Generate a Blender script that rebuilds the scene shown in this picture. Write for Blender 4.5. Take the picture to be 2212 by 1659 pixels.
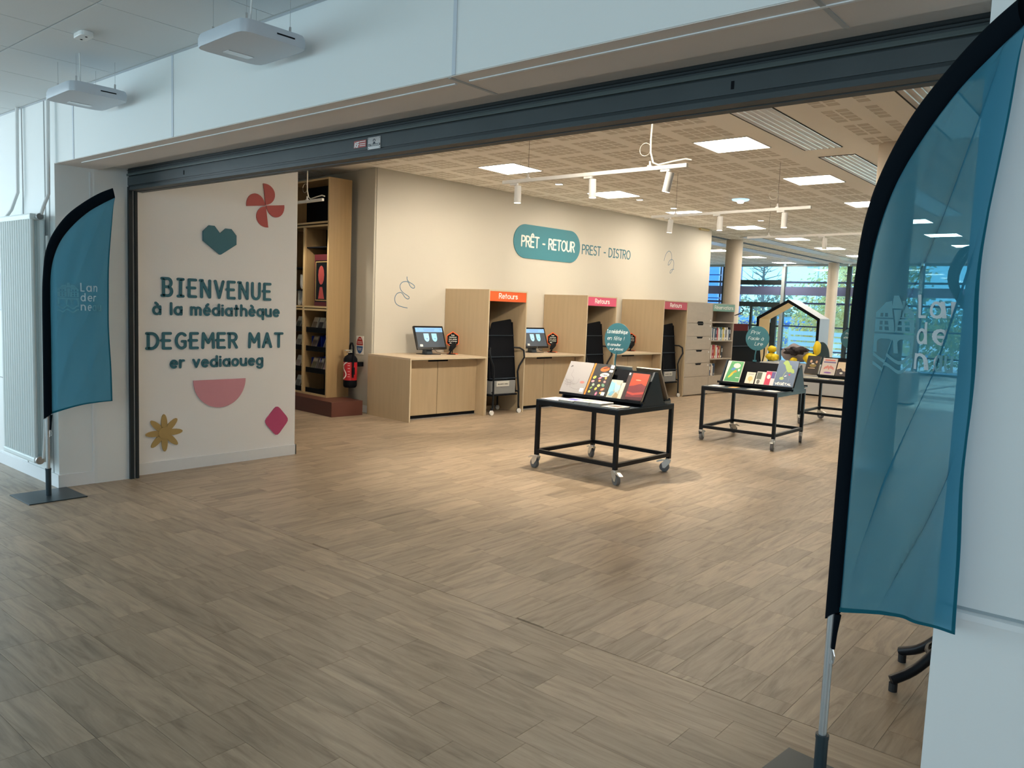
import bpy, bmesh, math, random
from math import sin, cos, pi, radians as R
from mathutils import Vector, Matrix
random.seed(7)
SC = bpy.context.scene
COL = SC.collection
for o in list(bpy.data.objects): bpy.data.objects.remove(o, do_unlink=True)

# ------------------------------------------------------------------ camera
FPX, PITCH, ROLL, YAW = 1703.4, 0.0958074, 0.0390999972, R(39.79973)
cam = bpy.data.cameras.new('camera'); camo = bpy.data.objects.new('camera', cam); COL.objects.link(camo)
cam.sensor_fit = 'HORIZONTAL'; cam.sensor_width = 36.0; cam.lens = 36.0 * FPX / 2212.0
cam.clip_start = 0.05; cam.clip_end = 400
fwd0 = Vector((0, cos(PITCH), -sin(PITCH))); rt0 = Vector((1, 0, 0)); up0 = rt0.cross(fwd0)
rt = cos(ROLL) * rt0 + sin(ROLL) * up0; up = -sin(ROLL) * rt0 + cos(ROLL) * up0
RZ = Matrix.Rotation(YAW, 3, 'Z')
rt, up, fw = RZ @ rt, RZ @ up, RZ @ fwd0
M = Matrix((rt, up, -fw)).transposed().to_4x4(); M.translation = (0, 0, 1.5)
camo.matrix_world = M
SC.camera = camo

# ------------------------------------------------------------------ world, sun, exposure
W = bpy.data.worlds.new('World'); SC.world = W; W.use_nodes = True
nt = W.node_tree; nt.nodes.clear()
wo = nt.nodes.new('ShaderNodeOutputWorld'); bg = nt.nodes.new('ShaderNodeBackground')
tc = nt.nodes.new('ShaderNodeTexCoord'); sx = nt.nodes.new('ShaderNodeSeparateXYZ'); cr = nt.nodes.new('ShaderNodeValToRGB')
nt.links.new(tc.outputs['Generated'], sx.inputs[0]); nt.links.new(sx.outputs['Z'], cr.inputs[0])
cr.color_ramp.elements[0].position = 0.0; cr.color_ramp.elements[0].color = (.42, .80, .95, 1)
cr.color_ramp.elements[1].position = 0.6; cr.color_ramp.elements[1].color = (.25, .50, .80, 1)
nt.links.new(cr.outputs[0], bg.inputs[0]); bg.inputs[1].default_value = 2.3
nt.links.new(bg.outputs[0], wo.inputs[0])
SC.view_settings.view_transform = 'Standard'; SC.view_settings.look = 'None'
SC.view_settings.exposure = 0.45; SC.view_settings.gamma = 1.0; SC.view_settings.use_curve_mapping = False

def light(name, kind, loc, target, energy, color, **kw):
    l = bpy.data.lights.new(name, kind); l.energy = energy; l.color = color
    for k, v in kw.items(): setattr(l, k, v)
    o = bpy.data.objects.new(name, l); COL.objects.link(o); o.location = loc
    o.rotation_euler = (Vector(target) - Vector(loc)).to_track_quat('-Z', 'Y').to_euler()
    return o
light('sun', 'SUN', (0, 60, 20), (-2.5, 30, 10.6), 10.0, (1.0, .93, .80), angle=R(1.0))
# daylight coming through the entrance glazing of the hall, left of and behind the camera
light('hall_window_light', 'AREA', (-10.6, -.9, 1.8), (-6.5, 2.3, 1.5), 108, (.88, .95, 1.0), shape='RECTANGLE', size=3.0, size_y=2.4)
light('hall_glazing_light', 'AREA', (1.0, -4.5, 1.7), (-.2, 2.3, 1.3), 72, (.80, .91, 1.0), shape='RECTANGLE', size=4.0, size_y=1.8)

# ------------------------------------------------------------------ materials
def P(name, col, rough=.5, metal=0., spec=.5, emit=None, es=1., bump=None, var=None, trans=0., coat=0.):
    m = bpy.data.materials.new(name); m.use_nodes = True; t = m.node_tree; b = t.nodes['Principled BSDF']
    b.inputs['Base Color'].default_value = (*col, 1); b.inputs['Roughness'].default_value = rough
    b.inputs['Metallic'].default_value = metal; b.inputs['Specular IOR Level'].default_value = spec
    b.inputs['Coat Weight'].default_value = coat
    if trans: b.inputs['Transmission Weight'].default_value = trans
    if emit: b.inputs['Emission Color'].default_value = (*emit, 1); b.inputs['Emission Strength'].default_value = es
    c = t.nodes.new('ShaderNodeTexCoord')
    if var:
        sc, amt = var[0], var[1]; st = var[2] if len(var) > 2 else (1, 1, 1)
        mp = t.nodes.new('ShaderNodeMapping'); mp.inputs['Scale'].default_value = st
        n = t.nodes.new('ShaderNodeTexNoise'); n.inputs['Scale'].default_value = sc; n.inputs['Detail'].default_value = 5
        mx = t.nodes.new('ShaderNodeMix'); mx.data_type = 'RGBA'
        mx.inputs['A'].default_value = (*[v * (1 - amt) for v in col], 1); mx.inputs['B'].default_value = (*[min(1, v * (1 + amt)) for v in col], 1)
        t.links.new(c.outputs['Object'], mp.inputs[0]); t.links.new(mp.outputs[0], n.inputs['Vector'])
        t.links.new(n.outputs['Fac'], mx.inputs['Factor']); t.links.new(mx.outputs['Result'], b.inputs['Base Color'])
    if bump:
        n = t.nodes.new('ShaderNodeTexNoise'); n.inputs['Scale'].default_value = bump[0]
        bp = t.nodes.new('ShaderNodeBump'); bp.inputs['Strength'].default_value = bump[1]; bp.inputs['Distance'].default_value = .002
        t.links.new(c.outputs['Object'], n.inputs['Vector']); t.links.new(n.outputs['Fac'], bp.inputs['Height']); t.links.new(bp.outputs[0], b.inputs['Normal'])
    return m
def glassmat(name, tint=(.80, .97, 1.), gl=.08):
    m = bpy.data.materials.new(name); m.use_nodes = True; t = m.node_tree; t.nodes.clear()
    o = t.nodes.new('ShaderNodeOutputMaterial'); a = t.nodes.new('ShaderNodeBsdfTransparent'); g = t.nodes.new('ShaderNodeBsdfGlossy')
    a.inputs[0].default_value = (*tint, 1); g.inputs['Roughness'].default_value = .03
    mx = t.nodes.new('ShaderNodeMixShader'); mx.inputs[0].default_value = gl
    t.links.new(a.outputs[0], mx.inputs[1]); t.links.new(g.outputs[0], mx.inputs[2]); t.links.new(mx.outputs[0], o.inputs[0])
    return m
def clothmat(name, col, alpha=.30, tint=None):
    m = bpy.data.materials.new(name); m.use_nodes = True; t = m.node_tree; t.nodes.clear()
    o = t.nodes.new('ShaderNodeOutputMaterial'); a = t.nodes.new('ShaderNodeBsdfTransparent'); d = t.nodes.new('ShaderNodeBsdfDiffuse'); tr = t.nodes.new('ShaderNodeBsdfTranslucent')
    a.inputs[0].default_value = (*(tint or (.35, .78, .85)), 1); d.inputs[0].default_value = (*col, 1); tr.inputs[0].default_value = (*col, 1)
    wv = t.nodes.new('ShaderNodeTexWave'); wv.inputs['Scale'].default_value = 260; cc = t.nodes.new('ShaderNodeTexCoord')
    bp = t.nodes.new('ShaderNodeBump'); bp.inputs['Strength'].default_value = .08
    t.links.new(cc.outputs['Object'], wv.inputs[0]); t.links.new(wv.outputs['Fac'], bp.inputs['Height']); t.links.new(bp.outputs[0], d.inputs['Normal'])
    m1 = t.nodes.new('ShaderNodeMixShader'); m1.inputs[0].default_value = .45
    m2 = t.nodes.new('ShaderNodeMixShader'); m2.inputs[0].default_value = alpha
    t.links.new(d.outputs[0], m1.inputs[1]); t.links.new(tr.outputs[0], m1.inputs[2]); t.links.new(m1.outputs[0], m2.inputs[1]); t.links.new(a.outputs[0], m2.inputs[2]); t.links.new(m2.outputs[0], o.inputs[0])
    return m
def woodfloor(name, axis):
    m = bpy.data.materials.new(name); m.use_nodes = True; t = m.node_tree; b = t.nodes['Principled BSDF']; N = t.nodes.new; L = t.links.new
    at = N('ShaderNodeAttribute'); at.attribute_name = 'tone'; g = N('ShaderNodeNewGeometry')
    mp = N('ShaderNodeMapping'); mp.inputs['Scale'].default_value = (1.3, 11, 1) if axis == 'x' else (11, 1.3, 1)
    ad = N('ShaderNodeVectorMath'); ad.operation = 'ADD'; sc = N('ShaderNodeVectorMath'); sc.operation = 'SCALE'; sc.inputs['Scale'].default_value = 37.
    cb = N('ShaderNodeCombineXYZ'); L(at.outputs['Fac'], cb.inputs[0]); L(at.outputs['Fac'], cb.inputs[1]); L(at.outputs['Fac'], cb.inputs[2]); L(cb.outputs[0], sc.inputs[0])
    L(g.outputs['Position'], mp.inputs[0]); L(mp.outputs[0], ad.inputs[0]); L(sc.outputs[0], ad.inputs[1])
    n1 = N('ShaderNodeTexNoise'); n1.inputs['Scale'].default_value = 1.6; n1.inputs['Detail'].default_value = 7; n1.inputs['Distortion'].default_value = 1.3; n1.inputs['Roughness'].default_value = .62
    L(ad.outputs[0], n1.inputs['Vector'])
    r = N('ShaderNodeValToRGB'); e = r.color_ramp.elements
    e[0].position = .22; e[0].color = (.165, .122, .084, 1); e[1].position = .78; e[1].color = (.43, .338, .243, 1)
    k = e.new(.5); k.color = (.335, .26, .185, 1)
    L(n1.outputs['Fac'], r.inputs[0])
    # knots
    v = N('ShaderNodeTexVoronoi'); v.inputs['Scale'].default_value = .55; L(ad.outputs[0], v.inputs['Vector'])
    mr = N('ShaderNodeMapRange'); mr.inputs['From Min'].default_value = .03; mr.inputs['From Max'].default_value = .22; mr.inputs['To Min'].default_value = .62; mr.inputs['To Max'].default_value = 1.; L(v.outputs['Distance'], mr.inputs[0])
    tn = N('ShaderNodeMapRange'); tn.inputs['To Min'].default_value = .84; tn.inputs['To Max'].default_value = 1.13; L(at.outputs['Fac'], tn.inputs[0])
    mu = N('ShaderNodeMath'); mu.operation = 'MULTIPLY'; L(mr.outputs[0], mu.inputs[0]); L(tn.outputs[0], mu.inputs[1])
    mp2 = N('ShaderNodeMapping'); mp2.inputs['Scale'].default_value = (5, 130, 1) if axis == 'x' else (130, 5, 1); L(g.outputs['Position'], mp2.inputs[0])
    n2 = N('ShaderNodeTexNoise'); n2.inputs['Scale'].default_value = 1.; n2.inputs['Detail'].default_value = 3; L(mp2.outputs[0], n2.inputs['Vector'])
    m2 = N('ShaderNodeMapRange'); m2.inputs['To Min'].default_value = .86; m2.inputs['To Max'].default_value = 1.14; L(n2.outputs['Fac'], m2.inputs[0])
    mu2 = N('ShaderNodeMath'); mu2.operation = 'MULTIPLY'; L(mu.outputs[0], mu2.inputs[0]); L(m2.outputs[0], mu2.inputs[1]); mu = mu2
    mx = N('ShaderNodeVectorMath'); mx.operation = 'SCALE'; L(r.outputs[0], mx.inputs[0]); L(mu.outputs[0], mx.inputs['Scale']); L(mx.outputs[0], b.inputs['Base Color'])
    b.inputs['Roughness'].default_value = .40; b.inputs['Specular IOR Level'].default_value = .45
    bp = N('ShaderNodeBump'); bp.inputs['Strength'].default_value = .12; bp.inputs['Distance'].default_value = .002; L(n1.outputs['Fac'], bp.inputs['Height']); L(bp.outputs[0], b.inputs['Normal'])
    return m
MAT = {}
def mk(k, *a, **kw): MAT[k] = P(k, *a, **kw)
mk('wall_white', (.80, .81, .80), .55, bump=(60, .15)); mk('wall_panel', (.86, .86, .86), .6, bump=(90, .25))
mk('wall_cream', (.58, .555, .495), .65, bump=(80, .12)); mk('wall_grey', (.52, .50, .44), .6, bump=(80, .12))
mk('soffit', (.72, .67, .64), .5); mk('ceil_cream', (.92, .90, .86), .75); mk('ceil_patch', (.68, .645, .59), .9); mk('ceil_white', (.70, .72, .73), .7, bump=(140, .2))
mk('skirting', (.80, .82, .84), .4); mk('rail_black', (.012, .02, .025), .45); mk('shutter', (.060, .072, .078), .5, spec=.3, var=(3, .25)); mk('shutter_dark', (.01, .016, .02), .5)
mk('shutter_light', (.08, .10, .10), .45, spec=.3)
mk('joint', (.46, .47, .47), .8); mk('metal', (.62, .63, .64), .3, metal=.9); mk('alu', (.55, .57, .58), .35, metal=.7); mk('chrome', (.82, .82, .80), .32, metal=.65)
mk('white_metal', (.80, .80, .79), .4); mk('grey_white', (.60, .64, .70), .45); mk('radiator', (.74, .79, .78), .4)
mk('black', (.004, .005, .008), .7, spec=.12); mk('black_metal', (.005, .007, .011), .42, spec=.3); mk('navy_black', (.014, .025, .042), .5); mk('screen_black', (.006, .006, .007), .18)
mk('plate_dark', (.035, .055, .068), .38, metal=.4); mk('sleeve', (.003, .006, .010), .95, spec=.08)
mk('plywood', (.47, .365, .235), .45, var=(2.2, .12, (9, 9, .8))); mk('ply_pale', (.55, .45, .33), .5, var=(2.0, .08, (8, 8, 1))); mk('ply_edge', (.58, .49, .35), .5); mk('ply_grey', (.47, .415, .35), .55, var=(1.5, .10, (1, 4, 9)))
mk('oak', (.36, .245, .12), .5, var=(3, .16, (10, 10, .5))); mk('oak_edge', (.66, .50, .27), .5); mk('plinth_red', (.105, .035, .025), .5, var=(6, .08))
mk('teal', (.035, .160, .215), .45); mk('teal_pill', (.05, .23, .30), .5); mk('teal_sign', (.035, .145, .185), .5); mk('rust', (.46, .075, .07), .5); mk('rose', (.66, .30, .36), .5); mk('magenta', (.52, .07, .19), .5); mk('gold', (.46, .32, .12), .5)
mk('orange', (.85, .13, .03), .5); mk('pink', (.70, .10, .20), .5); mk('pink_dark', (.55, .085, .13), .5); mk('green_sign', (.20, .40, .34), .5)
mk('white_paint', (.85, .85, .83), .5); mk('white_line', (.75, .82, .84), .6); mk('squiggle', (.06, .16, .28), .5)
mk('felt', (.22, .23, .24), .95, bump=(300, .6)); mk('paper', (.55, .55, .52), .7); mk('pages', (.66, .60, .49), .8, var=(60, .12, (1, 1, 12)))
mk('rubber', (.20, .205, .22), .6); mk('rubber_dark', (.015, .015, .017), .6)
mk('red', (.42, .012, .02), .35); mk('yellow', (.85, .62, .02), .6); mk('yellow_in', (.78, .50, .13), .5); mk('grey_cloth', (.27, .24, .26), .9, bump=(40, .5)); mk('dark_cloth', (.03, .025, .03), .9, bump=(40, .5)); mk('bench_grey', (.50, .52, .55), .6)
mk('hut_grey', (.42, .48, .58), .5); mk('bluegrey', (.08, .11, .14), .6); mk('maroon', (.10, .012, .018), .5); mk('dark_teal', (.02, .05, .065), .6)
mk('facade_dark', (.02, .03, .035), .4); mk('facade_grey', (.35, .40, .42), .4); mk('facade_blue', (.03, .05, .13), .4); mk('band', (.15, .17, .32), .3)
mk('column', (.70, .62, .52), .6)
mk('radiant', (.66, .62, .60), .3, metal=.35, var=(4, .2, (8, .6, 1))); mk('floor_joint', (.20, .155, .11), .8); mk('gap', (.02, .017, .015), .9); mk('cable_white', (.78, .76, .70), .5); mk('cable_dark', (.05, .045, .04), .5)
mk('pave', (.50, .52, .55), .8); mk('cladding', (.16, .34, .80), .6); mk('cladding_line', (.03, .09, .28), .6); mk('hedge', (.48, .46, .30), .9); mk('leaf', (.78, .64, .28), .8); mk('leaf_green', (.24, .30, .12), .8); mk('bark', (.20, .19, .19), .9); mk('deck', (.75, .76, .74), .7); mk('van', (.22, .32, .62), .6)
mk('lit_panel', (1, 1, 1), .5, emit=(1.0, .875, .70), es=25.); mk('lit_spot', (1, 1, 1), .5, emit=(1.0, .85, .65), es=12.); mk('lit_small', (1, 1, 1), .5, emit=(1.0, .92, .8), es=6.); mk('lit_blue', (.5, .7, .9), .1, emit=(.35, .65, .9), es=1.1)
mk('scr_bg', (.02, .025, .03), .3, emit=(.045, .055, .065), es=1.); mk('scr_blue', (.1, .2, .4), .3, emit=(.18, .36, .68), es=1.); mk('scr_shield', (.2, .4, .5), .3, emit=(.28, .50, .66), es=1.); mk('scr_shield2', (.2, .4, .5), .3, emit=(.20, .50, .62), es=1.)
mk('scr_dark', (.1, .1, .2), .3, emit=(.08, .17, .36), es=1.)
MAT['glass'] = glassmat('glass'); MAT['flag'] = clothmat('flag', (.060, .255, .365), .25, (.38, .68, .88)); MAT['flag_hem'] = clothmat('flag_hem', (.02, .15, .20), .10)
MAT['logo'] = clothmat('logo', (.24, .50, .57), .03); MAT['logo_text'] = clothmat('logo_text', (.80, .84, .86), .02)
MAT['planks_x'] = woodfloor('planks_x', 'x'); MAT['planks_y'] = woodfloor('planks_y', 'y')
_cc = {}
def colmat(c, rough=.5):
    k = tuple(round(v, 3) for v in c)
    if k not in _cc: _cc[k] = P('cover_%d' % len(_cc), k, rough)
    return _cc[k]

# ------------------------------------------------------------------ mesh helpers
class MB:
    def __init__(s): s.v = []; s.f = []; s.mi = []; s.cm = 0
    def add(s, vs, fs):
        n = len(s.v); s.v += [tuple(v) for v in vs]; s.f += [tuple(i + n for i in f) for f in fs]; s.mi += [s.cm] * len(fs); return s
    def box(s, x0, x1, y0, y1, z0, z1, fn=None):
        vs = [(x, y, z) for z in (z0, z1) for y in (y0, y1) for x in (x0, x1)]
        if fn: vs = [fn(Vector(v)) for v in vs]
        return s.add(vs, [(0, 2, 3, 1), (4, 5, 7, 6), (0, 1, 5, 4), (2, 6, 7, 3), (0, 4, 6, 2), (1, 3, 7, 5)])
    def cyl(s, a, b, r, n=12, r2=None, cap=True):
        a, b = Vector(a), Vector(b); d = (b - a); r2 = r if r2 is None else r2
        q = d.to_track_quat('Z', 'Y'); vs = []
        for p, rr in ((a, r), (b, r2)):
            for i in range(n): vs.append(p + q @ Vector((rr * cos(2 * pi * i / n), rr * sin(2 * pi * i / n), 0)))
        fs = [(i, (i + 1) % n, n + (i + 1) % n, n + i) for i in range(n)]
        if cap: fs += [tuple(reversed(range(n))), tuple(range(n, 2 * n))]
        return s.add(vs, fs)
    def tube(s, pts, r, n=8):
        pts = [Vector(p) for p in pts]; vs = []; m = len(pts)
        t0 = (pts[1] - pts[0]).normalized(); x = t0.orthogonal().normalized()
        for i, p in enumerate(pts):
            t = (pts[min(i + 1, m - 1)] - pts[max(i - 1, 0)]).normalized()
            x = (x - t * x.dot(t)).normalized(); y = t.cross(x); rr = r[i] if isinstance(r, (list, tuple)) else r
            for k in range(n): vs.append(p + rr * (cos(2 * pi * k / n) * x + sin(2 * pi * k / n) * y))
        fs = [(i * n + k, i * n + (k + 1) % n, (i + 1) * n + (k + 1) % n, (i + 1) * n + k) for i in range(m - 1) for k in range(n)]
        fs += [tuple(reversed(range(n))), tuple(range((m - 1) * n, m * n))]
        return s.add(vs, fs)
    def lathe(s, prof, c=(0, 0, 0), n=20):
        vs = [(c[0] + r * cos(2 * pi * k / n), c[1] + r * sin(2 * pi * k / n), c[2] + z) for r, z in prof for k in range(n)]
        m = len(prof); fs = [(i * n + k, i * n + (k + 1) % n, (i + 1) * n + (k + 1) % n, (i + 1) * n + k) for i in range(m - 1) for k in range(n)]
        fs += [tuple(reversed(range(n))), tuple(range((m - 1) * n, m * n))]
        return s.add(vs, fs)
    def prism(s, poly, h, fn):   # poly 2d, extruded 0..h, fn(u,v,w) -> point
        n = len(poly); vs = [fn(u, v, 0) for u, v in poly] + [fn(u, v, h) for u, v in poly]
        return s.add(vs, [tuple(reversed(range(n))), tuple(range(n, 2 * n))] + [(i, (i + 1) % n, n + (i + 1) % n, n + i) for i in range(n)])
    def grid(s, nu, nv, fn):
        vs = [fn(i / (nu - 1), j / (nv - 1)) for j in range(nv) for i in range(nu)]
        return s.add(vs, [(j * nu + i, j * nu + i + 1, (j + 1) * nu + i + 1, (j + 1) * nu + i) for j in range(nv - 1) for i in range(nu - 1)])
    def blob(s, c, rad, n=10, m=7, f=None, rot=None):
        vs = []; 
        for j in range(m + 1):
            th = pi * j / m
            for k in range(n):
                d = Vector((sin(th) * cos(2 * pi * k / n), sin(th) * sin(2 * pi * k / n), cos(th)))
                q = Vector((d.x * rad[0], d.y * rad[1], d.z * rad[2])) * (f(d) if f else 1)
                if rot: q = rot @ q
                vs.append(Vector(c) + q)
        return s.add(vs, [(j * n + k, (j + 1) * n + k, (j + 1) * n + (k + 1) % n, j * n + (k + 1) % n) for j in range(m) for k in range(n)])
    def stroke(s, pts, w, h, fn, n=10, jit=0):   # flat rounded stroke in (u,v), thickness h
        for ii, (a, b) in enumerate(zip(pts, pts[1:])):
            d = Vector((b[0] - a[0], b[1] - a[1])); h_ = h * (1 - .015 * (ii % 3))
            if d.length < 1e-7: continue
            d.normalize(); nx, ny = -d.y * w / 2, d.x * w / 2
            s.prism([(a[0] - nx, a[1] - ny), (b[0] - nx, b[1] - ny), (b[0] + nx, b[1] + ny), (a[0] + nx, a[1] + ny)], h_, fn)
        for i, p in enumerate(pts):
            if n:
                s.prism([(p[0] + w / 2 * cos(2 * pi * k / n), p[1] + w / 2 * sin(2 * pi * k / n)) for k in range(n)], h * (.90 + .02 * (i % 3)), fn)
        return s
    def build(s, name, mat, parent=None, smooth=False, bevel=0, **props):
        me = bpy.data.meshes.new(name); me.from_pydata(s.v, [], s.f)
        mats = mat if isinstance(mat, (list, tuple)) else [mat]
        for m_ in mats: me.materials.append(MAT[m_] if isinstance(m_, str) else m_)
        if len(mats) > 1: me.polygons.foreach_set('material_index', s.mi)
        bm = bmesh.new(); bm.from_mesh(me); bmesh.ops.recalc_face_normals(bm, faces=bm.faces)
        if bevel: bmesh.ops.bevel(bm, geom=list(bm.edges), offset=bevel, segments=2, affect='EDGES', profile=.6)
        bm.to_mesh(me); bm.free()
        if smooth:
            me.polygons.foreach_set('use_smooth', [True] * len(me.polygons))
            try: me.set_sharp_from_angle(angle=R(40))
            except Exception: pass
        me.update()
        o = bpy.data.objects.new(name, me); COL.objects.link(o)
        if parent: o.parent = parent
        for k, v in props.items(): o[k] = v
        return o
def tag(o, label, cat, group=None):
    o['label'] = label; o['category'] = cat
    if group: o['group'] = group
    return o
def empty(name, loc, rz=0, label=None, cat=None, group=None):
    o = bpy.data.objects.new(name, None); COL.objects.link(o); o.location = loc; o.rotation_euler = (0, 0, rz); o.empty_display_size = .1
    if label: tag(o, label, cat, group)
    return o
def bx(*a, **k): return MB().box(*a, **k)
def dup(root, loc=None, rz=None, label=None, group=None):
    r = root.copy(); COL.objects.link(r)
    if loc is not None: r.location = loc
    if rz is not None: r.rotation_euler = (0, 0, rz)
    if label: r['label'] = label
    if group: r['group'] = group
    for ch in list(root.children):
        c = ch.copy(); COL.objects.link(c); c.parent = r
        for g in list(ch.children):
            d = g.copy(); COL.objects.link(d); d.parent = c
    return r
def struct(o): o['kind'] = 'structure'; return o
def stuff(o): o['kind'] = 'stuff'; return o

# ---- stroke font: every glyph is a list of strokes in a cap-height-1 cell
def arc(cx, cy, rx, ry, a0, a1, n=12): return [(cx + rx * cos(R(a0 + (a1 - a0) * i / n)), cy + ry * sin(R(a0 + (a1 - a0) * i / n))) for i in range(n + 1)]
def rd(cx, cy, rx, ry): return arc(cx, cy, rx, ry, 0, 360, 20)
G = {
 'A': (.62, [[(0, 0), (.3, 1), (.6, 0)], [(.12, .33), (.48, .33)]]),
 'B': (.56, [[(0, 0), (0, 1), (.28, 1)] + arc(.28, .76, .22, .24, 90, -90, 8) + [(0, .52)], [(.28, .52)] + arc(.28, .26, .26, .26, 90, -90, 8) + [(0, 0)]]),
 'C': (.6, [arc(.36, .5, .34, .5, 50, 310, 14)]),
 'D': (.62, [[(0, 0), (0, 1), (.18, 1)] + arc(.18, .5, .42, .5, 90, -90, 12) + [(0, 0)]]),
 'E': (.5, [[(.46, 1), (0, 1), (0, 0), (.46, 0)], [(0, .52), (.4, .52)]]),
 'F': (.5, [[(.46, 1), (0, 1), (0, 0)], [(0, .52), (.38, .52)]]),
 'G': (.64, [arc(.36, .5, .35, .5, 48, 300, 14) + [(.6, .14), (.6, .46), (.4, .46)]]),
 'H': (.58, [[(0, 0), (0, 1)], [(.56, 0), (.56, 1)], [(0, .5), (.56, .5)]]),
 'I': (.4, [[(.2, 0), (.2, 1)], [(.03, 1), (.37, 1)], [(.03, 0), (.37, 0)]]),
 'J': (.4, [[(.34, 1), (.34, .2)] + arc(.17, .2, .17, .2, 0, -150, 8)]),
 'L': (.46, [[(0, 1), (0, 0), (.44, 0)]]),
 'M': (.74, [[(0, 0), (.04, 1), (.37, .35), (.7, 1), (.74, 0)]]),
 'N': (.6, [[(0, 0), (0, 1), (.58, 0), (.58, 1)]]),
 'O': (.7, [rd(.35, .5, .35, .5)]),
 'P': (.52, [[(0, 0), (0, 1), (.26, 1)] + arc(.26, .74, .24, .26, 90, -90, 8) + [(0, .48)]]),
 'R': (.54, [[(0, 0), (0, 1), (.26, 1)] + arc(.26, .75, .24, .25, 90, -90, 8) + [(0, .5)], [(.24, .5), (.52, 0)]]),
 'S': (.5, [arc(.26, .76, .23, .24, 40, 250, 9) + arc(.24, .26, .25, .26, 80, -150, 10)]),
 'T': (.56, [[(0, 1), (.56, 1)], [(.28, 1), (.28, 0)]]),
 'U': (.58, [[(0, 1), (0, .28)] + arc(.28, .28, .28, .28, 180, 360, 8) + [(.56, 1)]]),
 'V': (.58, [[(0, 1), (.29, 0), (.58, 1)]]),
 'X': (.56, [[(0, 0), (.56, 1)], [(0, 1), (.56, 0)]]),
 'a': (.56, [rd(.27, .33, .27, .33), [(.54, .68), (.54, 0)]]),
 'b': (.56, [rd(.29, .33, .27, .33), [(.02, 1), (.02, 0)]]),
 'c': (.46, [arc(.27, .33, .25, .33, 50, 310, 10)]),
 'd': (.56, [rd(.27, .33, .27, .33), [(.54, 1), (.54, 0)]]),
 'e': (.54, [[(.02, .34), (.51, .34)] + arc(.27, .33, .25, .33, 0, 310, 14)]),
 'f': (.32, [[(.12, 0), (.12, .8)] + arc(.28, .8, .16, .2, 180, 90, 5), [(0, .64), (.28, .64)]]),
 'g': (.56, [rd(.27, .33, .27, .33), [(.54, .68), (.54, -.1)] + arc(.28, -.1, .26, .22, 0, -150, 8)]),
 'h': (.52, [[(0, 1), (0, 0)], [(0, .4)] + arc(.25, .4, .25, .27, 180, 0, 8) + [(.5, 0)]]),
 'i': (.08, [[(.04, .66), (.04, 0)], [(.04, .92), (.04, .925)]]),
 'l': (.08, [[(.04, 1), (.04, 0)]]),
 'm': (.84, [[(0, .68), (0, 0)], [(0, .42)] + arc(.2, .42, .2, .25, 180, 0, 8) + [(.4, 0)], [(.4, .42)] + arc(.6, .42, .2, .25, 180, 0, 8) + [(.8, 0)]]),
 'n': (.52, [[(0, .68), (0, 0)], [(0, .4)] + arc(.25, .4, .25, .27, 180, 0, 8) + [(.5, 0)]]),
 'o': (.56, [rd(.28, .33, .27, .33)]),
 'p': (.56, [rd(.29, .33, .27, .33), [(.02, .68), (.02, -.32)]]),
 'q': (.56, [rd(.27, .33, .27, .33), [(.54, .68), (.54, -.32)]]),
 'r': (.32, [[(0, .68), (0, 0)], [(0, .4)] + arc(.26, .4, .26, .26, 180, 80, 6)]),
 's': (.4, [arc(.2, .50, .18, .17, 30, 250, 8) + arc(.2, .17, .19, .17, 80, -150, 8)]),
 't': (.34, [[(.14, .95), (.14, 0)], [(0, .66), (.3, .66)]]),
 'u': (.52, [[(0, .68), (0, .25)] + arc(.25, .26, .25, .26, 180, 360, 8) + [(.5, .68)], [(.5, .3), (.5, 0)]]),
 'v': (.5, [[(0, .68), (.25, 0), (.5, .68)]]),
 'x': (.46, [[(0, 0), (.44, .68)], [(0, .68), (.44, 0)]]),
 ',': (.1, [[(.06, .05), (.02, -.12)]]), 'z': (.42, [[(.02, .66), (.40, .66), (.02, 0), (.42, 0)]]), 'y': (.5, [[(0, .68), (.25, 0)], [(.5, .68), (.16, -.3)]]), 'w': (.7, [[(0, .68), (.18, 0), (.35, .6), (.52, 0), (.7, .68)]]),
 '-': (.36, [[(.03, .42), (.33, .42)]]), "'": (.1, [[(.06, 1), (.02, .78)]]), '!': (.1, [[(.05, 1), (.05, .3)], [(.05, .02), (.05, .03)]]),
 '(': (.2, [arc(.28, .4, .26, .6, 120, 240, 6)]), ')': (.2, [arc(-.08, .4, .26, .6, 60, -60, 6)]), ' ': (.3, []), '.': (.1, [[(.05, .02), (.05, .03)]]),
}
ACC = {'é': ('e', [(.22, .84), (.36, 1.0)]), 'è': ('e', [(.34, .84), (.18, 1.0)]), 'à': ('a', [(.34, .84), (.18, 1.0)]), 'ê': ('e', [(.12, .84), (.27, .98), (.42, .84)]), 'Ê': ('E', [(.08, 1.16), (.24, 1.30), (.40, 1.16)]), 'É': ('E', [(.18, 1.16), (.36, 1.32)])}
def glyph(ch):
    if ch in ACC: b, a = ACC[ch]; w, s = G[b]; return w, s + [a]
    return G[ch]
def layout(text, gap=.17):
    x = 0; out = []
    for ch in text:
        w, s = glyph(ch); out.append((ch, x, s)); x += w + gap
    return out, x - gap
def write(mb, text, u0, v0, width, h, sw, thick, fn, gap=.17, slant=0, n=8):
    """text scaled to fill width; cap height h; stroke width sw (m)"""
    lay, tw = layout(text, gap); kx = width / tw
    for ch, x, ss in lay:
        for st in ss: mb.stroke([(u0 + (x + px + slant * py) * kx, v0 + py * h) for px, py in st], sw, thick, fn, n)
    return mb

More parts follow.
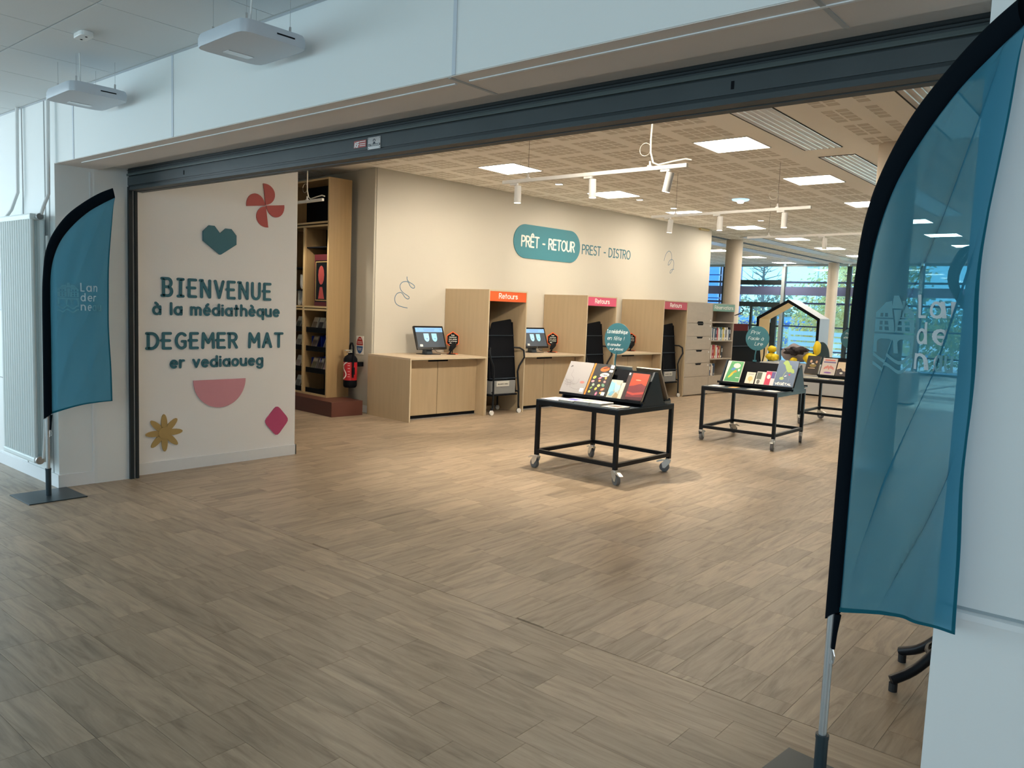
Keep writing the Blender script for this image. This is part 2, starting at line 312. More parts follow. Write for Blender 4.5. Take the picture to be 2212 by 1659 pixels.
# ------------------------------------------------------------------ structure
YF, YB, ZS, ZC, ZF = 2.351, 3.02, 2.43, 3.28, 2.90      # hall wall face, back of wall, soffit, room ceiling, hall ceiling
XL, XR = -6.42, -.43
FAC = 25.68
def S(name, mb, mat, parent=None, **k):
    o = mb.build(name, mat, parent, **k)
    return o if parent else struct(o)
floor = S('floor', bx(-14, 4.2, -4.8, FAC + .2, -.12, -.0022), 'floor_joint')
RINV = Matrix((rt, up, -fw))
def proj(x, y, z):
    v = RINV @ (Vector((x, y, z)) - Vector((0, 0, 1.5)))
    if v.z > -.2: return None
    return (1106 + FPX * v.x / -v.z, 829.5 - FPX * v.y / -v.z)
planks = []
def add_plank(x0, x1, y0, y1, tone, ax):
    cx, cy = (x0 + x1) / 2, (y0 + y1) / 2; p = proj(cx, cy, 0); vis = p and -120 < p[0] < 2330 and 0 < p[1] < 1800
    if cx < -6.6 and cy > 2.4 and cy < 4.4: vis = False
    d = math.sqrt(cx * cx + cy * cy + 2.25); planks.append(((x1 - x0) * (y1 - y0) * 1.5 / d ** 3 if vis else 0, x0, x1, y0, y1, tone, ax))
W_ = .1645
rr = random.Random(3)
y1 = 2.887; k = 0
known = {1: (-3.365 + .965 * 9, 1), 0: (-2.898 + .965 * 9, 1), 6: (-2.4, 1), 8: (-3.245, 1), 2: (-2.789, 1), 4: (-2.55, 0)}
while y1 > -4.7:
    x = 3.9 - rr.random() * .9; off = {0: -2.898, 2: -2.789, 7: -2.400, 9: -2.284, 5: -2.56, 4: -3.1, 1: -2.62, 3: -2.95, 6: -2.75, 8: -2.95}.get(k, -rr.random() * .965)
    la = {7: .70, 9: .66, 0: .62, 2: .6, 5: .55}.get(k, rr.uniform(.40, .62)); n = -12
    ta = {7: .95, 9: .9, 0: .85, 2: .9, 5: .8}.get(k, rr.random() * .8); tb = rr.random() * .45
    while off + n * .965 < 4:
        xs = off + n * .965
        add_plank(xs, xs + la, y1 - W_, y1, ta + rr.uniform(-.04, .04), 'x'); add_plank(xs + la, xs + .965, y1 - W_, y1, tb + rr.uniform(-.04, .04), 'x'); n += 1
    y1 -= W_; k += 1
x0 = -1.668 - W_ * 75; k = 0
while x0 < 4:
    off = rr.random() * .965; la = rr.uniform(.4, .62); ta = rr.uniform(.45, 1); tb = rr.random() * .6; n = 0
    while 2.887 - .965 + off + n * .965 < FAC:
        ys = 2.887 - .965 + off + n * .965
        for a, b, t in ((ys, ys + la, ta), (ys + la, ys + .965, tb)):
            a = max(a, 2.89); b = min(b, FAC)
            if b - a > .03: add_plank(x0, x0 + W_, a, b, t + rr.uniform(-.04, .04), 'y')
        n += 1
    x0 += W_
planks.sort(key=lambda q: -q[0])
def plank_mesh(lst, name, mat, **pr):
    vs, fs, tn = [], [], []; g = .0003
    for _, a, b, c, d, t, ax in lst:
        n = len(vs); e = .0004
        vs += [(a + g, c + g, -.004), (b - g, c + g, -.004), (b - g, d - g, -.004), (a + g, d - g, -.004), (a + g + e, c + g + e, 0), (b - g - e, c + g + e, 0), (b - g - e, d - g - e, 0), (a + g + e, d - g - e, 0)]
        fs += [(n + 4, n + 5, n + 6, n + 7), (n, n + 1, n + 5, n + 4), (n + 1, n + 2, n + 6, n + 5), (n + 2, n + 3, n + 7, n + 6), (n + 3, n, n + 4, n + 7)]; tn += [t] * 8
    me = bpy.data.meshes.new(name); me.from_pydata(vs, [], fs); me.materials.append(MAT[mat])
    at = me.attributes.new('tone', 'FLOAT', 'POINT'); at.data.foreach_set('value', tn); me.update()
    o = bpy.data.objects.new(name, me); COL.objects.link(o); o.parent = floor
    for q, v in pr.items(): o[q] = v
    return o
for q in planks[:298]: plank_mesh([q], 'plank', 'planks_' + q[6])
for ax in 'xy': plank_mesh([q for q in planks[298:] if q[6] == ax], 'planking', 'planks_' + ax, kind='stuff')

# hall wall with the wide opening (wall_front) and its soffit
wf = MB()
wf.prism([(-13.5, YF), (XL, YF), (-6.40, 2.60), (-6.395, 2.62), (-6.39, 2.94), (-6.60, 2.94), (-6.60, YB), (-13.5, YB)], ZC + .1, lambda u, v, w: (u, v, w))
wf.box(XR, 4.2, YF, YB, 0, ZC + .1)
wf.box(XL + .0005, XR - .0005, YF, 2.655, ZS, ZC + .1)
wf.box(XL + .03, XR - .0005, 2.655, YB, ZS + .04, ZC + .1)
wall_front = S('wall_front', wf, 'wall_white')
S('soffit_lining', MB().box(XL + .001, XR - .001, YF + .004, 2.653, ZS - .003, ZS + .0), 'soffit', wall_front)
S('soffit_lining', MB().box(XL + .001, XR - .001, 2.657, 2.86, ZS + .036, ZS + .04), 'soffit', wall_front)
jt = 0
for x in (-2.329, -4.646, -6.073):       # board joints on the header
    S('board_joint', MB().box(x - .010, x + .010, YF - .003, YF + .002, ZS, ZF), 'grey_white', wall_front)
for x in (-2.36, -.885): S('board_joint', MB().box(x - .008, x + .008, YF + .01, 2.65, ZS - .006, ZS + .001), 'joint', wall_front)
S('soffit_bead', bx(-6.15, -2.4, 2.432, 2.446, ZS - .007, ZS), 'skirting', wall_front)
S('soffit_bead', bx(-2.32, XR, 2.432, 2.446, ZS - .007, ZS), 'skirting', wall_front)
S('board_joint', bx(-6.412, -6.396, 2.588, 2.602, .10, 2.40), 'skirting', wall_front)
S('board_joint', bx(-9.5, -7.3, YF - .004, YF + .002, .742, .75), 'joint', wall_front)
for x in (-7.05, -6.60, -6.52): S('board_joint', bx(x - .006, x + .006, YF - .004, YF + .002, .1, ZF), 'joint', wall_front)
S('wall_groove', bx(XR + .001, 4.2, YF - .002, YF + .002, .748, .756), 'facade_grey', wall_front)
S('wall_ledge', MB().prism([(0, 0), (-.012, -.006), (-.014, -.022), (0, -.024)], 4.6, lambda u, v, w: (XR + .001 + w, YF + u, .748 + v)), 'white_metal', wall_front)
S('baseboard_front', MB().box(-13.5, XL - .0, YF - .014, YF, 0, .10).box(XL - .002, XL + .020, YF - .014, 2.80, 0, .10).box(XR, 4.2, YF - .014, YF, 0, .10), 'skirting', bevel=.002)

# roller shutter: guide rails, box, curtain edge
sh = empty('roller_shutter', (-3.4, 2.88, 2.3), 0, 'dark grey metal roller shutter rolled up in the head of the wide opening', 'shutter')
def SP(name, b, mat, **k):   # world box -> local
    mb = MB()
    for q in b: mb.box(*q, fn=lambda v: v - Vector((-3.4, 2.88, 2.3)))
    return mb.build(name, mat, sh, **k)
SP('top_rail', [(XL + .01, XR, 2.872, 2.99, 2.429, 2.471)], 'shutter', bevel=.003)
SP('slat', [(XL + .01, XR, 2.864, 2.90, 2.452, 2.456), (XL + .01, XR, 2.866, 2.90, 2.440, 2.443)], 'shutter_dark')
SP('ridge', [(XL + .01, XR, 2.860, 2.90, 2.411, 2.429)], 'shutter_light', bevel=.003)
SP('shadow_gap', [(XL + .01, XR, 2.878, 2.99, 2.404, 2.411)], 'shutter_dark')
SP('cover_panel', [(XL + .01, XR, 2.868, 2.99, 2.338, 2.404)], 'shutter', bevel=.002)
SP('bottom_seal', [(XL + .01, XR, 2.874, 2.985, 2.326, 2.338)], 'shutter_dark')
SP('bottom_bar', [(XL + .01, XR, 2.870, 2.935, 2.302, 2.326), (XL + .01, XR, 2.945, 2.995, 2.300, 2.326)], 'shutter', bevel=.003)
SP('guide_rail', [(XL + .012, XL + .052, 2.865, 2.895, 0, 2.33), (XL + .012, XL + .052, 2.915, 2.935, 0, 2.33), (XL + .012, XL + .022, 2.89, 2.92, 0, 2.33)], 'rail_black')
SP('guide_rail', [(XR - .05, XR - .008, 2.865, 2.895, 0, 2.33), (XR - .05, XR - .008, 2.915, 2.935, 0, 2.33), (XR - .018, XR - .008, 2.89, 2.92, 0, 2.33)], 'rail_black')
for x in (-1.363, -5.506): SP('key_slot', [(x - .006, x + .006, 2.866, 2.87, 2.355, 2.385)], 'black')
shl = lambda u, v, w: Vector((u, 2.868 - w, v)) - Vector((-3.4, 2.88, 2.3))
st = MB().prism([(-3.604, 2.353), (-3.500, 2.353), (-3.500, 2.391), (-3.604, 2.391)], .002, shl).build('sticker', 'rust', sh)
t_ = MB(); write(t_, 'ASF', -3.599, 2.357, .040, .026, .0052, .001, lambda u, v, w: shl(u, v, w + .002))
for v in (.362, .372, .384): t_.stroke([(-3.553, 2 + v), (-3.506, 2 + v)], .0035, .001, lambda u, v, w: shl(u, v, w + .002))
t_.build('lettering', 'white_paint', st)
pl = MB().prism([(-3.483, 2.334), (-3.378, 2.334), (-3.378, 2.398), (-3.483, 2.398)], .003, shl).build('nameplate', 'metal', sh)
t_ = MB(); f2 = lambda u, v, w: shl(u, v, w + .003)
t_.prism([(-3.480, 2.350), (-3.381, 2.350), (-3.381, 2.362), (-3.480, 2.362)], .001, f2)
t_.stroke(arc(-3.430, 2.378, .008, .008, -10, 190, 8), .004, .001, f2); t_.prism([(-3.440, 2.362), (-3.420, 2.362), (-3.424, 2.372), (-3.436, 2.372)], .001, f2)
for x in (-3.476, -3.385):
    for z in (2.340, 2.392): t_.stroke([(x, z), (x + .001, z)], .004, .001, f2)
t_.build('emblem', 'navy_black', pl)
t_ = MB(); write(t_, 'LA TOULOUSAINE', -3.476, 2.3525, .091, .007, .0014, .0012, lambda u, v, w: f2(u, v, w + .001), n=0); t_.build('lettering', 'white_paint', pl)

# hall ceiling: 60 cm tiles on a grid
ceil_h = S('ceiling', bx(-13.5, 4.2, -4.8, YF - .001, ZF + .02, ZF + .1), 'joint')
nt_ = 0
tiles = MB(); y = YF - .03
ys = [1.722 + .006 - .6 * i for i in range(0, 11)]
xsj = [-13.55 + .598 * i for i in range(0, 30)]; sh0 = (-4.165 - xsj[16]); xsj = [q + sh0 for q in xsj]
rows = [(1.728, YF - .025)] + [(b - .6, b) for b in [1.728 - .6 * i for i in range(10)]]
cnt = 0
for a, b in rows:
    for i in range(len(xsj) - 1):
        c, d = xsj[i], xsj[i + 1]
        if c < -13.4 or d > 4.1: continue
        mb = bx(c + .003, d - .003, a + .004, b - .004, ZF, ZF + .018)
        if a > -.2 and -8.5 < c < -1: mb.build('ceiling_tile', 'ceil_white', ceil_h)
        else: tiles.box(c + .003, d - .003, a + .004, b - .004, ZF, ZF + .018)
tiles.build('ceiling_tiling', 'ceil_white', ceil_h, kind='stuff')
S('trim_1', bx(-13.5, 4.2, YF - .024, YF - .001, ZF - .002, ZF + .02), 'grey_white')
S('trim_2', bx(-13.5, 4.2, YF - .026, YF - .024, ZF - .003, ZF + .006), 'joint')

# library ceiling: plaster with recessed perforated patches, and openings for the light panels
LIGHTS = [(-4.0 - 3.02 * i, y) for i in (-1, 0, 1, 2) for y in (5.2, 7.56, 10.0, 12.42, 14.86, 17.35, 19.85, 22.3, 24.7) if not (i == 2 and y < 16) and not (i == -1) and y < 25 and not (i == 1 and y < 7 and False)]
LIGHTS = [q for q in LIGHTS if not (q[0] < -9 and q[1] < 19)]
xg, yg = [], []
c0 = -4.5405
for n in range(-14, 13):
    for j in range(4):
        a = c0 + .6 * n + .12 * j; xg += [(a, a + .095)]
for n in range(-7, 31):
    for j in range(4):
        a = 6.995 + .6 * n + .12 * j; yg += [(a, a + .092)]
def okx(a, b): return (-8.9 < a and b < -3.39) or (-2.56 < a and b < -2.02) or (-13 < a and b < -9.2)
gx = sorted(set([-14, 4.2] + [round(v, 4) for q in xg for v in q if okx(q[0], q[1])]))
gy = sorted(set([2.9, FAC + .2] + [round(v, 4) for q in yg for v in q if 3.1 < v < 25.4]))
pxs = set(round(q[0], 4) for q in xg if okx(q[0], q[1])); pys = set(round(q[0], 4) for q in yg if 3.1 < q[0] < 25.3)
cm_ = MB(); vid = {}
def V_(x, y, z):
    key = (x, y, z)
    if key not in vid: vid[key] = len(cm_.v); cm_.v.append(key)
    return vid[key]
def inlight(x0, x1, y0, y1): return any(x1 > lx - .02 and x0 < lx + .62 and y1 > ly - .02 and y0 < ly + .62 for lx, ly in LIGHTS)
for i in range(len(gx) - 1):
    for j in range(len(gy) - 1):
        a, b, c, d = gx[i], gx[i + 1], gy[j], gy[j + 1]
        pat = a in pxs and c in pys and b - a < .1 and d - c < .1
        if pat and (inlight(a, b, c, d) or (8.45 < c < 8.95 and a > -3) or (a < -8.3 and c > 3 and c < 15 and a > -9)): pat = False
        if pat:
            z = ZC + .0015; o_ = [(a, c), (b, c), (b, d), (a, d)]
            cm_.f.append(tuple(V_(x, y, z) for x, y in o_)); cm_.mi.append(1)
            for q in range(4):
                p, r = o_[q], o_[(q + 1) % 4]; cm_.f.append((V_(*p, ZC), V_(*r, ZC), V_(*r, z), V_(*p, z))); cm_.mi.append(1)
        else: cm_.f.append((V_(a, c, ZC), V_(b, c, ZC), V_(b, d, ZC), V_(a, d, ZC))); cm_.mi.append(0)
me = bpy.data.meshes.new('ceiling'); me.from_pydata(cm_.v, [], cm_.f); me.materials.append(MAT['ceil_cream']); me.materials.append(MAT['ceil_patch']); me.polygons.foreach_set('material_index', cm_.mi); me.update()
ceil_r = bpy.data.objects.new('ceiling', me); COL.objects.link(ceil_r); struct(ceil_r)
S('ceiling', bx(-14, 4.2, YB, FAC + .2, ZC + .03, ZC + .12), 'joint')

# panel lights
def panel_light():
    t = empty('ceiling_light', (0, 0, 0), 0, '', 'light')
    MB().box(-.003, .603, -.003, .012, ZC - .008, ZC + .001).box(-.003, .603, .588, .603, ZC - .008, ZC + .001).box(-.003, .012, .012, .588, ZC - .008, ZC + .001).box(.588, .603, .012, .588, ZC - .008, ZC + .001).build('frame', 'white_metal', t)
    bx(.012, .588, .012, .588, ZC - .006, ZC - .002).build('diffuser', 'lit_panel', t); return t
pl0 = panel_light(); first = True
nm = {-4.0: 'in the row nearest the tables', -7.02: 'in the row nearest the lettered wall', -10.04: 'in the row beyond the cream wall'}
ordn = ['nearest', 'second', 'third', 'fourth', 'fifth', 'sixth', 'seventh', 'eighth', 'ninth']
cnts = {}
for x, y in LIGHTS:
    kx = round(x, 2); n = cnts.get(kx, 0); cnts[kx] = n + 1
    key = min(nm, key=lambda q: abs(q - x))
    lab = 'square white ceiling light, %s %s' % (ordn[n], nm[key])
    if first: pl0.location = (x, y, 0); pl0['label'] = lab; pl0['group'] = 'square recessed ceiling lights'; first = False
    else: dup(pl0, (x, y, 0), None, lab, 'square recessed ceiling lights')

# radiant metal strips set in the ceiling
def radiant(x0, x1, y0, y1, label, nsl=6):
    t = empty('radiant_panel', ((x0 + x1) / 2, y0, ZC), 0, label, 'ceiling panel', 'ribbed metal radiant ceiling panels')
    w = x1 - x0; L = y1 - y0; h = w / 2
    MB().box(-h - .012, -h, 0, L, -.004, .004).box(h, h + .012, 0, L, -.004, .004).box(-h, h, 0, .010, -.004, .004).box(-h, h, L - .010, L, -.004, .004).build('edge_gap', 'gap', t)
    for i in range(nsl):
        a = -h + w * i / nsl
        MB().prism([(a + .003, 0), (a + .008, -.006), (a + w / nsl - .008, -.006), (a + w / nsl - .003, 0)], L - .03, lambda u, v, q: (u, .015 + q, v - .001)).build('rib', 'radiant', t)
radiant(-3.16, -2.79, 3.1, 8.49, 'ribbed metal radiant strip nearest the shutter, left of the round column')
radiant(-3.16, -2.79, 8.90, 14.6, 'ribbed metal radiant strip just beyond the plain gap by the round column')
radiant(-1.81, -1.44, 3.1, 8.6, 'ribbed metal radiant strip at the far right of the ceiling')
radiant(-7.62, -7.28, 16.9, 25.5, 'long ribbed metal radiant strip running to the window wall', 4)
radiant(-9.05, -8.68, 15.6, 25.5, 'pale ribbed metal radiant strip beyond the end of the cream wall', 4)
S('trim_3', bx(-8.21, -8.07, 18.0, 25.5, ZC - .006, ZC + .002), 'bluegrey')
S('trim_4', bx(-8.21, -8.07, 15.4, 17.4, ZC - .006, ZC + .002), 'bluegrey')

# interior walls; the lettered back wall runs along grid 2
G2 = R(-4.563); U2 = Vector((cos(G2), sin(G2), 0)); V2 = Vector((-sin(G2), cos(G2), 0)); F0 = Vector((-7.235, 8.118, 0))
def L2(x, y, z=0): return F0 + U2 * x + V2 * y + Vector((0, 0, z))
bw0 = L2(-.918, -1.235); bw1 = L2(-.918, 7.24)
wb = MB().prism([(-.918, -1.235), (-.918, 7.24), (-1.118, 7.24), (-1.118, -1.235 + .0)], ZC + .05, lambda u, v, w: L2(u, v, w))
wall_back = S('wall_back', wb, 'wall_cream')
S('wall_left', MB().prism([(-1.12, -1.235), (-1.12, -1.05), (-4.8, -1.05), (-4.8, -1.235)], ZC + .05, lambda u, v, w: L2(u, v, w)).box(-14.0, -13.9, YB, 25.68, 0, ZC + .05), 'wall_grey')
S('column_casing', MB().prism([(-1.32, -1.236), (-.93, -1.236), (-.93, -1.262), (-1.32, -1.262)], ZC, lambda u, v, w: L2(u, v, w)), 'wall_grey', wall_back)
S('baseboard_left', MB().prism([(-.902, -1.25), (-.902, -1.263), (-1.6, -1.263), (-1.6, -1.25)], .10, lambda u, v, w: L2(u, v, w)).prism([(-.918, -1.263), (-.902, -1.263), (-.902, -1.15), (-.918, -1.15)], .10, lambda u, v, w: L2(u, v, w)), 'skirting')
XP = -6.47
wp = S('wall_partition', bx(XP - .13, XP, 2.942, 4.49, 0, ZC + .02), 'wall_panel')
S('baseboard_partition', MB().box(XP, XP + .012, 2.942, 4.502, 0, .098).box(XP - .13, XP + .012, 4.49, 4.502, 0, .098), 'skirting')
S('wall_right', bx(4.0, 4.2, YB, FAC, 0, ZC + .05), 'wall_cream')
S('wall_rear', MB().box(-13.7, 4.2, -5.0, -4.8, 0, .9).box(-13.7, 4.2, -5.0, -4.8, 2.35, ZF + .1).box(-13.7, -8.0, -5.0, -4.8, .9, 2.35).box(-1.0, 4.2, -5.0, -4.8, .9, 2.35), 'wall_white')
S('wall_hall_right', bx(4.0, 4.2, -4.8, YF, 0, ZF + .1), 'wall_white')

# round columns
def column(x, y, r, name, extra=None):
    o = MB().lathe([(r, 0), (r, ZC)], (0, 0, 0), 36).build('column', 'column', None, smooth=True); o.location = (x, y, 0); struct(o)
    MB().lathe([(r + .012, 0), (r + .012, .09)], (0, 0, 0), 36).build('base_ring', 'skirting', o, smooth=True)
    return o
column(-2.28, 8.64, .185, '')
column(-8.06, 17.6, .19, ''); column(-8.28, 25.3, .16, '')

# ------------------------------------------------------------------ window wall
BAYS = [-14, -12.02, -9.96, -7.9, -5.84, -3.78, -1.72, .34, 2.4, 4.2]
wn = 1
for i in range(len(BAYS) - 1):
    a, b = BAYS[i], BAYS[i + 1]
    w = empty('window_%d' % wn, (a, FAC, 0)); struct(w); wn += 1
    L_ = b - a; main = (i == 1)
    fr = MB()
    MB().box(-.05, .05, -.10, .08, 0, 3.2).build('mullion', 'facade_grey' if i % 2 == 0 else 'facade_dark', w)
    MB().box(.05, .07, -.04, .06, 0, 3.2).build('mullion_edge', 'facade_dark', w)
    if main:
        bx(.05, L_ - .05, -.07, .05, 2.60, 2.76).build('transom', 'facade_dark', w, bevel=.004)
        bx(.05, L_ - .05, -.07, .05, 1.87, 2.03).build('transom', 'facade_dark', w, bevel=.004)
        bx(.98, 1.05, -.06, .05, 0, 1.87).build('door_stile', 'facade_dark', w); bx(1.72, 1.90, -.06, .05, 0, 1.87).build('door_stile', 'facade_dark', w)
        bx(1.70, 1.73, -.10, -.06, .9, 1.35).build('door_handle', 'black', w)
        for z in (1.22, .44): bx(.05, L_ - .05, -.04, .03, z, z + .055).build('glazing_bar', 'facade_dark', w)
    else:
        bx(.05, L_ - .05, -.05, .05, 2.66, 2.72).build('transom', 'facade_blue', w); bx(.05, L_ - .05, -.05, .05, 1.99, 2.05).build('transom', 'facade_blue', w)
        for z in (1.25, .48): bx(.05, L_ - .05, -.04, .03, z, z + .045).build('glazing_bar', 'facade_blue', w)
    bx(.05, L_ - .05, -.03, .03, 2.27, 2.55).build('band', 'band', w)
    bx(.05, L_ - .05, -.10, .08, 0, .06).build('sill', 'facade_dark', w)
    bx(.05, L_ - .05, -.004, .004, .05, 3.22).build('pane', 'glass', w)
    bx(.05, L_ - .05, -.05, .05, 3.2, ZC + .1).build('head', 'facade_grey', w)

# ------------------------------------------------------------------ outdoors
struct(bx(-60, 40, FAC + .2, 90, -.2, -.05).build('ground', 'pave'))
bd = empty('building', (-24.5, 40, 0), 0, 'blue clad building with thin horizontal joints seen at the left end of the window wall', 'building')
for i in range(11):
    bx(-6, 5.4, -.0, .3, i * .62 + .03, i * .62 + .60).build('cladding_board', 'cladding', bd)
bx(-6, 5.4, .15, 3, 0, 6.85).build('wall', 'cladding_line', bd); bx(-6.1, 5.5, -.05, 3.1, 6.85, 7.0).build('roof', 'facade_dark', bd)
def tree(x, y, h, cr_, label, n, mat, seed, leafy=True):
    r_ = random.Random(seed); t = empty('tree', (x, y, -.05), 0, label, 'tree', 'trees beyond the window wall')
    tr = MB().tube([(0, 0, 0), (.05, .02, h * .3), (-.04, .05, h * .62), (.02, 0, h * .9)], [.16, .12, .08, .02], 8)
    tr.build('trunk', 'bark', t, smooth=True)
    br = MB(); tips = []
    for i in range(46):
        z = h * r_.uniform(.28, .85); a = r_.uniform(0, 2 * pi); l = cr_ * r_.uniform(.5, 1.0) * (1.25 - z / h * .6)
        e = Vector((cos(a) * l, sin(a) * l, z + l * r_.uniform(.25, .6))); m_ = Vector((cos(a) * l * .5, sin(a) * l * .5, z + l * .18 + r_.uniform(-.1, .1)))
        br.tube([(0, 0, z), m_, e], [.035, .022, .008], 4); tips += [m_, e, (m_ + e) / 2]
        for q in range(2):
            e2 = m_ + Vector((r_.uniform(-.5, .5), r_.uniform(-.5, .5), r_.uniform(.1, .6))) * l * .7; br.tube([m_, e2], [.014, .005], 3); tips.append(e2)
    br.build('branch', 'bark', t, kind='stuff')
    if leafy:
        lf = MB()
        for i in range(n):
            c = r_.choice(tips) + Vector((r_.gauss(0, .3), r_.gauss(0, .3), r_.gauss(0, .25))); s = r_.uniform(.05, .11)
            d = Vector((r_.gauss(0, 1), r_.gauss(0, 1), r_.gauss(0, 1))).normalized(); e = d.orthogonal().normalized(); f = d.cross(e)
            lf.add([c - e * s, c - f * s * .5, c + e * s, c + f * s * .5], [(0, 1, 2, 3)])
        lf.build('foliage', mat, t, kind='stuff')
tree(-10.6, 34.5, 5.4, 1.9, 'leafy tree with pale yellow leaves behind the right hand bays of the window wall', 3400, 'leaf', 1)
tree(-8.2, 32.0, 4.6, 1.5, 'yellow leaved tree close behind the round column at the window', 2200, 'leaf', 2)
tree(-16.6, 40, 5.4, 1.7, 'bare thin tree beside the blue clad building', 0, 'leaf', 3, False)
tree(-13.6, 42, 3.6, 1.6, 'small bare tree in the middle of the window view', 500, 'leaf_green', 4)
tree(-4.5, 36, 5.0, 1.8, 'green leaved tree far right of the window wall', 1600, 'leaf_green', 6)
r_ = random.Random(9); hg = MB(); hb = MB()
for i in range(9000):
    x = r_.uniform(-24, 4); y = 49 + r_.gauss(0, .5); z = abs(r_.gauss(0, 1)) * 1.0 + .2 + .5 * sin(x * .9) * r_.random(); s = r_.uniform(.08, .17)
    d = Vector((r_.gauss(0, 1), r_.gauss(0, 1), r_.gauss(0, 1))).normalized(); e = d.orthogonal().normalized(); f = d.cross(e); c = Vector((x, y, z + r_.uniform(0, .9)))
    hg.add([c - e * s, c - f * s, c + e * s, c + f * s], [(0, 1, 2, 3)])
o = tag(hg.build('hedge', 'hedge'), 'long loose hedge of pale shrubs across the back of the garden outside', 'hedge'); stuff(o)
def shrub(x, y, rx, rz, n, seed, lab):
    q = random.Random(seed); m = MB()
    for i in range(n):
        a, b, c_ = q.uniform(0, 2 * pi), q.random() ** .6, q.uniform(0, 1); s_ = q.uniform(.04, .10)
        c = Vector((cos(a) * rx * b, sin(a) * .7 * b, .1 + rz * c_ * (1.1 - .5 * b) + .15 * sin(a * 5))); d = Vector((q.gauss(0, 1), q.gauss(0, 1), q.gauss(0, 1))).normalized(); e = d.orthogonal().normalized(); f = d.cross(e)
        m.add([c - e * s_, c - f * s_ * .5, c + e * s_, c + f * s_ * .5], [(0, 1, 2, 3)])
    o = m.build('shrub', 'leaf'); o.location = (x, y, -.05); tag(o, lab, 'shrub', 'pale shrubs outside'); stuff(o)
shrub(-10.4, 32.5, 1.9, 2.5, 5200, 21, 'large pale yellow shrub outside behind the house shaped arch'); shrub(-6.0, 29.0, 1.1, 1.8, 1500, 22, 'pale yellow shrub outside right of the arch'); shrub(-15.5, 37, 1.8, 1.7, 1600, 23, 'pale shrub outside behind the glazed door')
dk = empty('garden_fence', (-9.2, 30.2, -.05), 0, 'low pale slatted fence outside, behind the house shaped arch', 'fence')
for i in range(5): bx(-2.2, 2.2, 0, .03, .12 + i * .21, .27 + i * .21).build('slat', 'deck', dk)
for x in (-2.2, -.75, .7, 2.15): bx(x, x + .07, .03, .10, 0, 1.2).build('post', 'deck', dk)
vn = empty('shed', (-17.2, 44.2, -.05), R(6), 'low blue building outside beyond the glazed door', 'building')
bx(-3.2, 2.6, 0, 1.5, 0, 1.3).build('wall', 'van', vn); MB().prism([(-.15, 1.3), (1.65, 1.3), (1.65, 1.4), (.75, 1.65), (-.15, 1.4)], 6.0, lambda u, v, w: (w - 3.3, u, v)).build('roof', 'cladding', vn)
for x in (-2.4, -.2): bx(x, x + 1.2, -.03, 0, .5, 1.0).build('window', 'white_line', vn)
lp = empty('street_lamp', (-12.6, 36.5, -.05), 0, 'thin pale lamp post outside, left of the middle mullion', 'lamp')
MB().cyl((0, 0, 0), (0, 0, 3.9), .05, 8, .035).build('post', 'grey_white', lp); MB().box(-.5, .05, -.07, .07, 3.9, 3.97).build('lamp_head', 'grey_white', lp)

# ------------------------------------------------------------------ lettered partition
def wallfn(x, d=0): return lambda u, v, w: (x + d + w, u, v)
PF = wallfn(XP)
letters = [('BIENVENUE', 3.19, 4.205, 1.492, .142, .024, .30, 'capital letters BIENVENUE, raised teal lettering, top line on the white partition'),
           ('à la médiathèque', 3.105, 4.295, 1.338, .092, .0195, .20, 'raised teal words à la médiathèque, just under BIENVENUE'),
           ('DEGEMER MAT', 3.06, 4.335, 1.052, .125, .0235, .24, 'raised teal capitals DEGEMER MAT, third line on the white partition'),
           ('er vediaoueg', 3.25, 4.125, .888, .088, .0195, .20, 'raised teal words er vediaoueg, lowest line on the white partition')]
for text, a, b, v0, h, sw, gp, lab in letters:
    root = empty('wall_lettering', (XP, a, v0), 0, lab, 'lettering', 'raised teal lettering on the white partition')
    lay, tw = layout(text, gp + .08); kx = (b - a) / tw
    for ch, x, ss in lay:
        if ch == ' ': continue
        mb = MB()
        for s_ in ss:
            pts = [((px + x) * kx, py * h) for px, py in s_]
            mb.stroke(pts, sw, .010, lambda u, v, w: (w + .0002, u, v), 10)
        if text.isupper() and ch in 'BDERPN':   # small slab serifs of the lettering
            for py in ((0, 1) if ch in 'BD' else (1,) if ch in 'RPN' else ()): mb.stroke([((x - .10) * kx, py * h), ((x + .05) * kx, py * h)], sw, .010, lambda u, v, w: (w + .0002, u, v), 8)
            if ch == 'E': mb.stroke([((x - .12) * kx, .52 * h), (x * kx, .52 * h)], sw, .010, lambda u, v, w: (w + .0002, u, v), 8)
        mb.build('letter', 'teal', root)
def decal(name, polys, mat, lab, cat='decoration', th=.010):
    cy = sum(p[0] for q in polys for p in q) / sum(len(q) for q in polys); cz = sum(p[1] for q in polys for p in q) / sum(len(q) for q in polys)
    mb = MB()
    for q in polys: mb.prism([(u - cy, v - cz) for u, v in q], th, lambda u, v, w: (w, u, v))
    o = mb.build(name, mat); o.location = (XP + .0003, cy, cz); tag(o, lab, cat); return o
decal('heart', [[(3.59, 2.110), (3.64, 2.110), (3.692, 2.050), (3.745, 2.098), (3.80, 2.098), (3.849, 2.045), (3.849, 1.965), (3.70, 1.867), (3.69, 1.867), (3.534, 1.975), (3.534, 2.055)]], 'teal', 'flat teal faceted heart on the white partition', th=.014)
pw = []
for a0, c in ((90 + 8, 0), (8, 1), (-82, 2), (188, 3)):   # four half discs turning about one centre
    cx, cz, rr_ = 4.145, 2.345, .195; th = R(a0)
    e = Vector((cos(th), sin(th))); n_ = Vector((sin(th), -cos(th))); m_ = Vector((cx, cz)) + e * rr_ * .52
    half = [(m_ + e * rr_ * .5 * cos(t * pi / 14) * .98 + n_ * rr_ * .5 * 1.12 * sin(t * pi / 14)) for t in range(15)]
    pw.append([(p.x, p.y) for p in half])
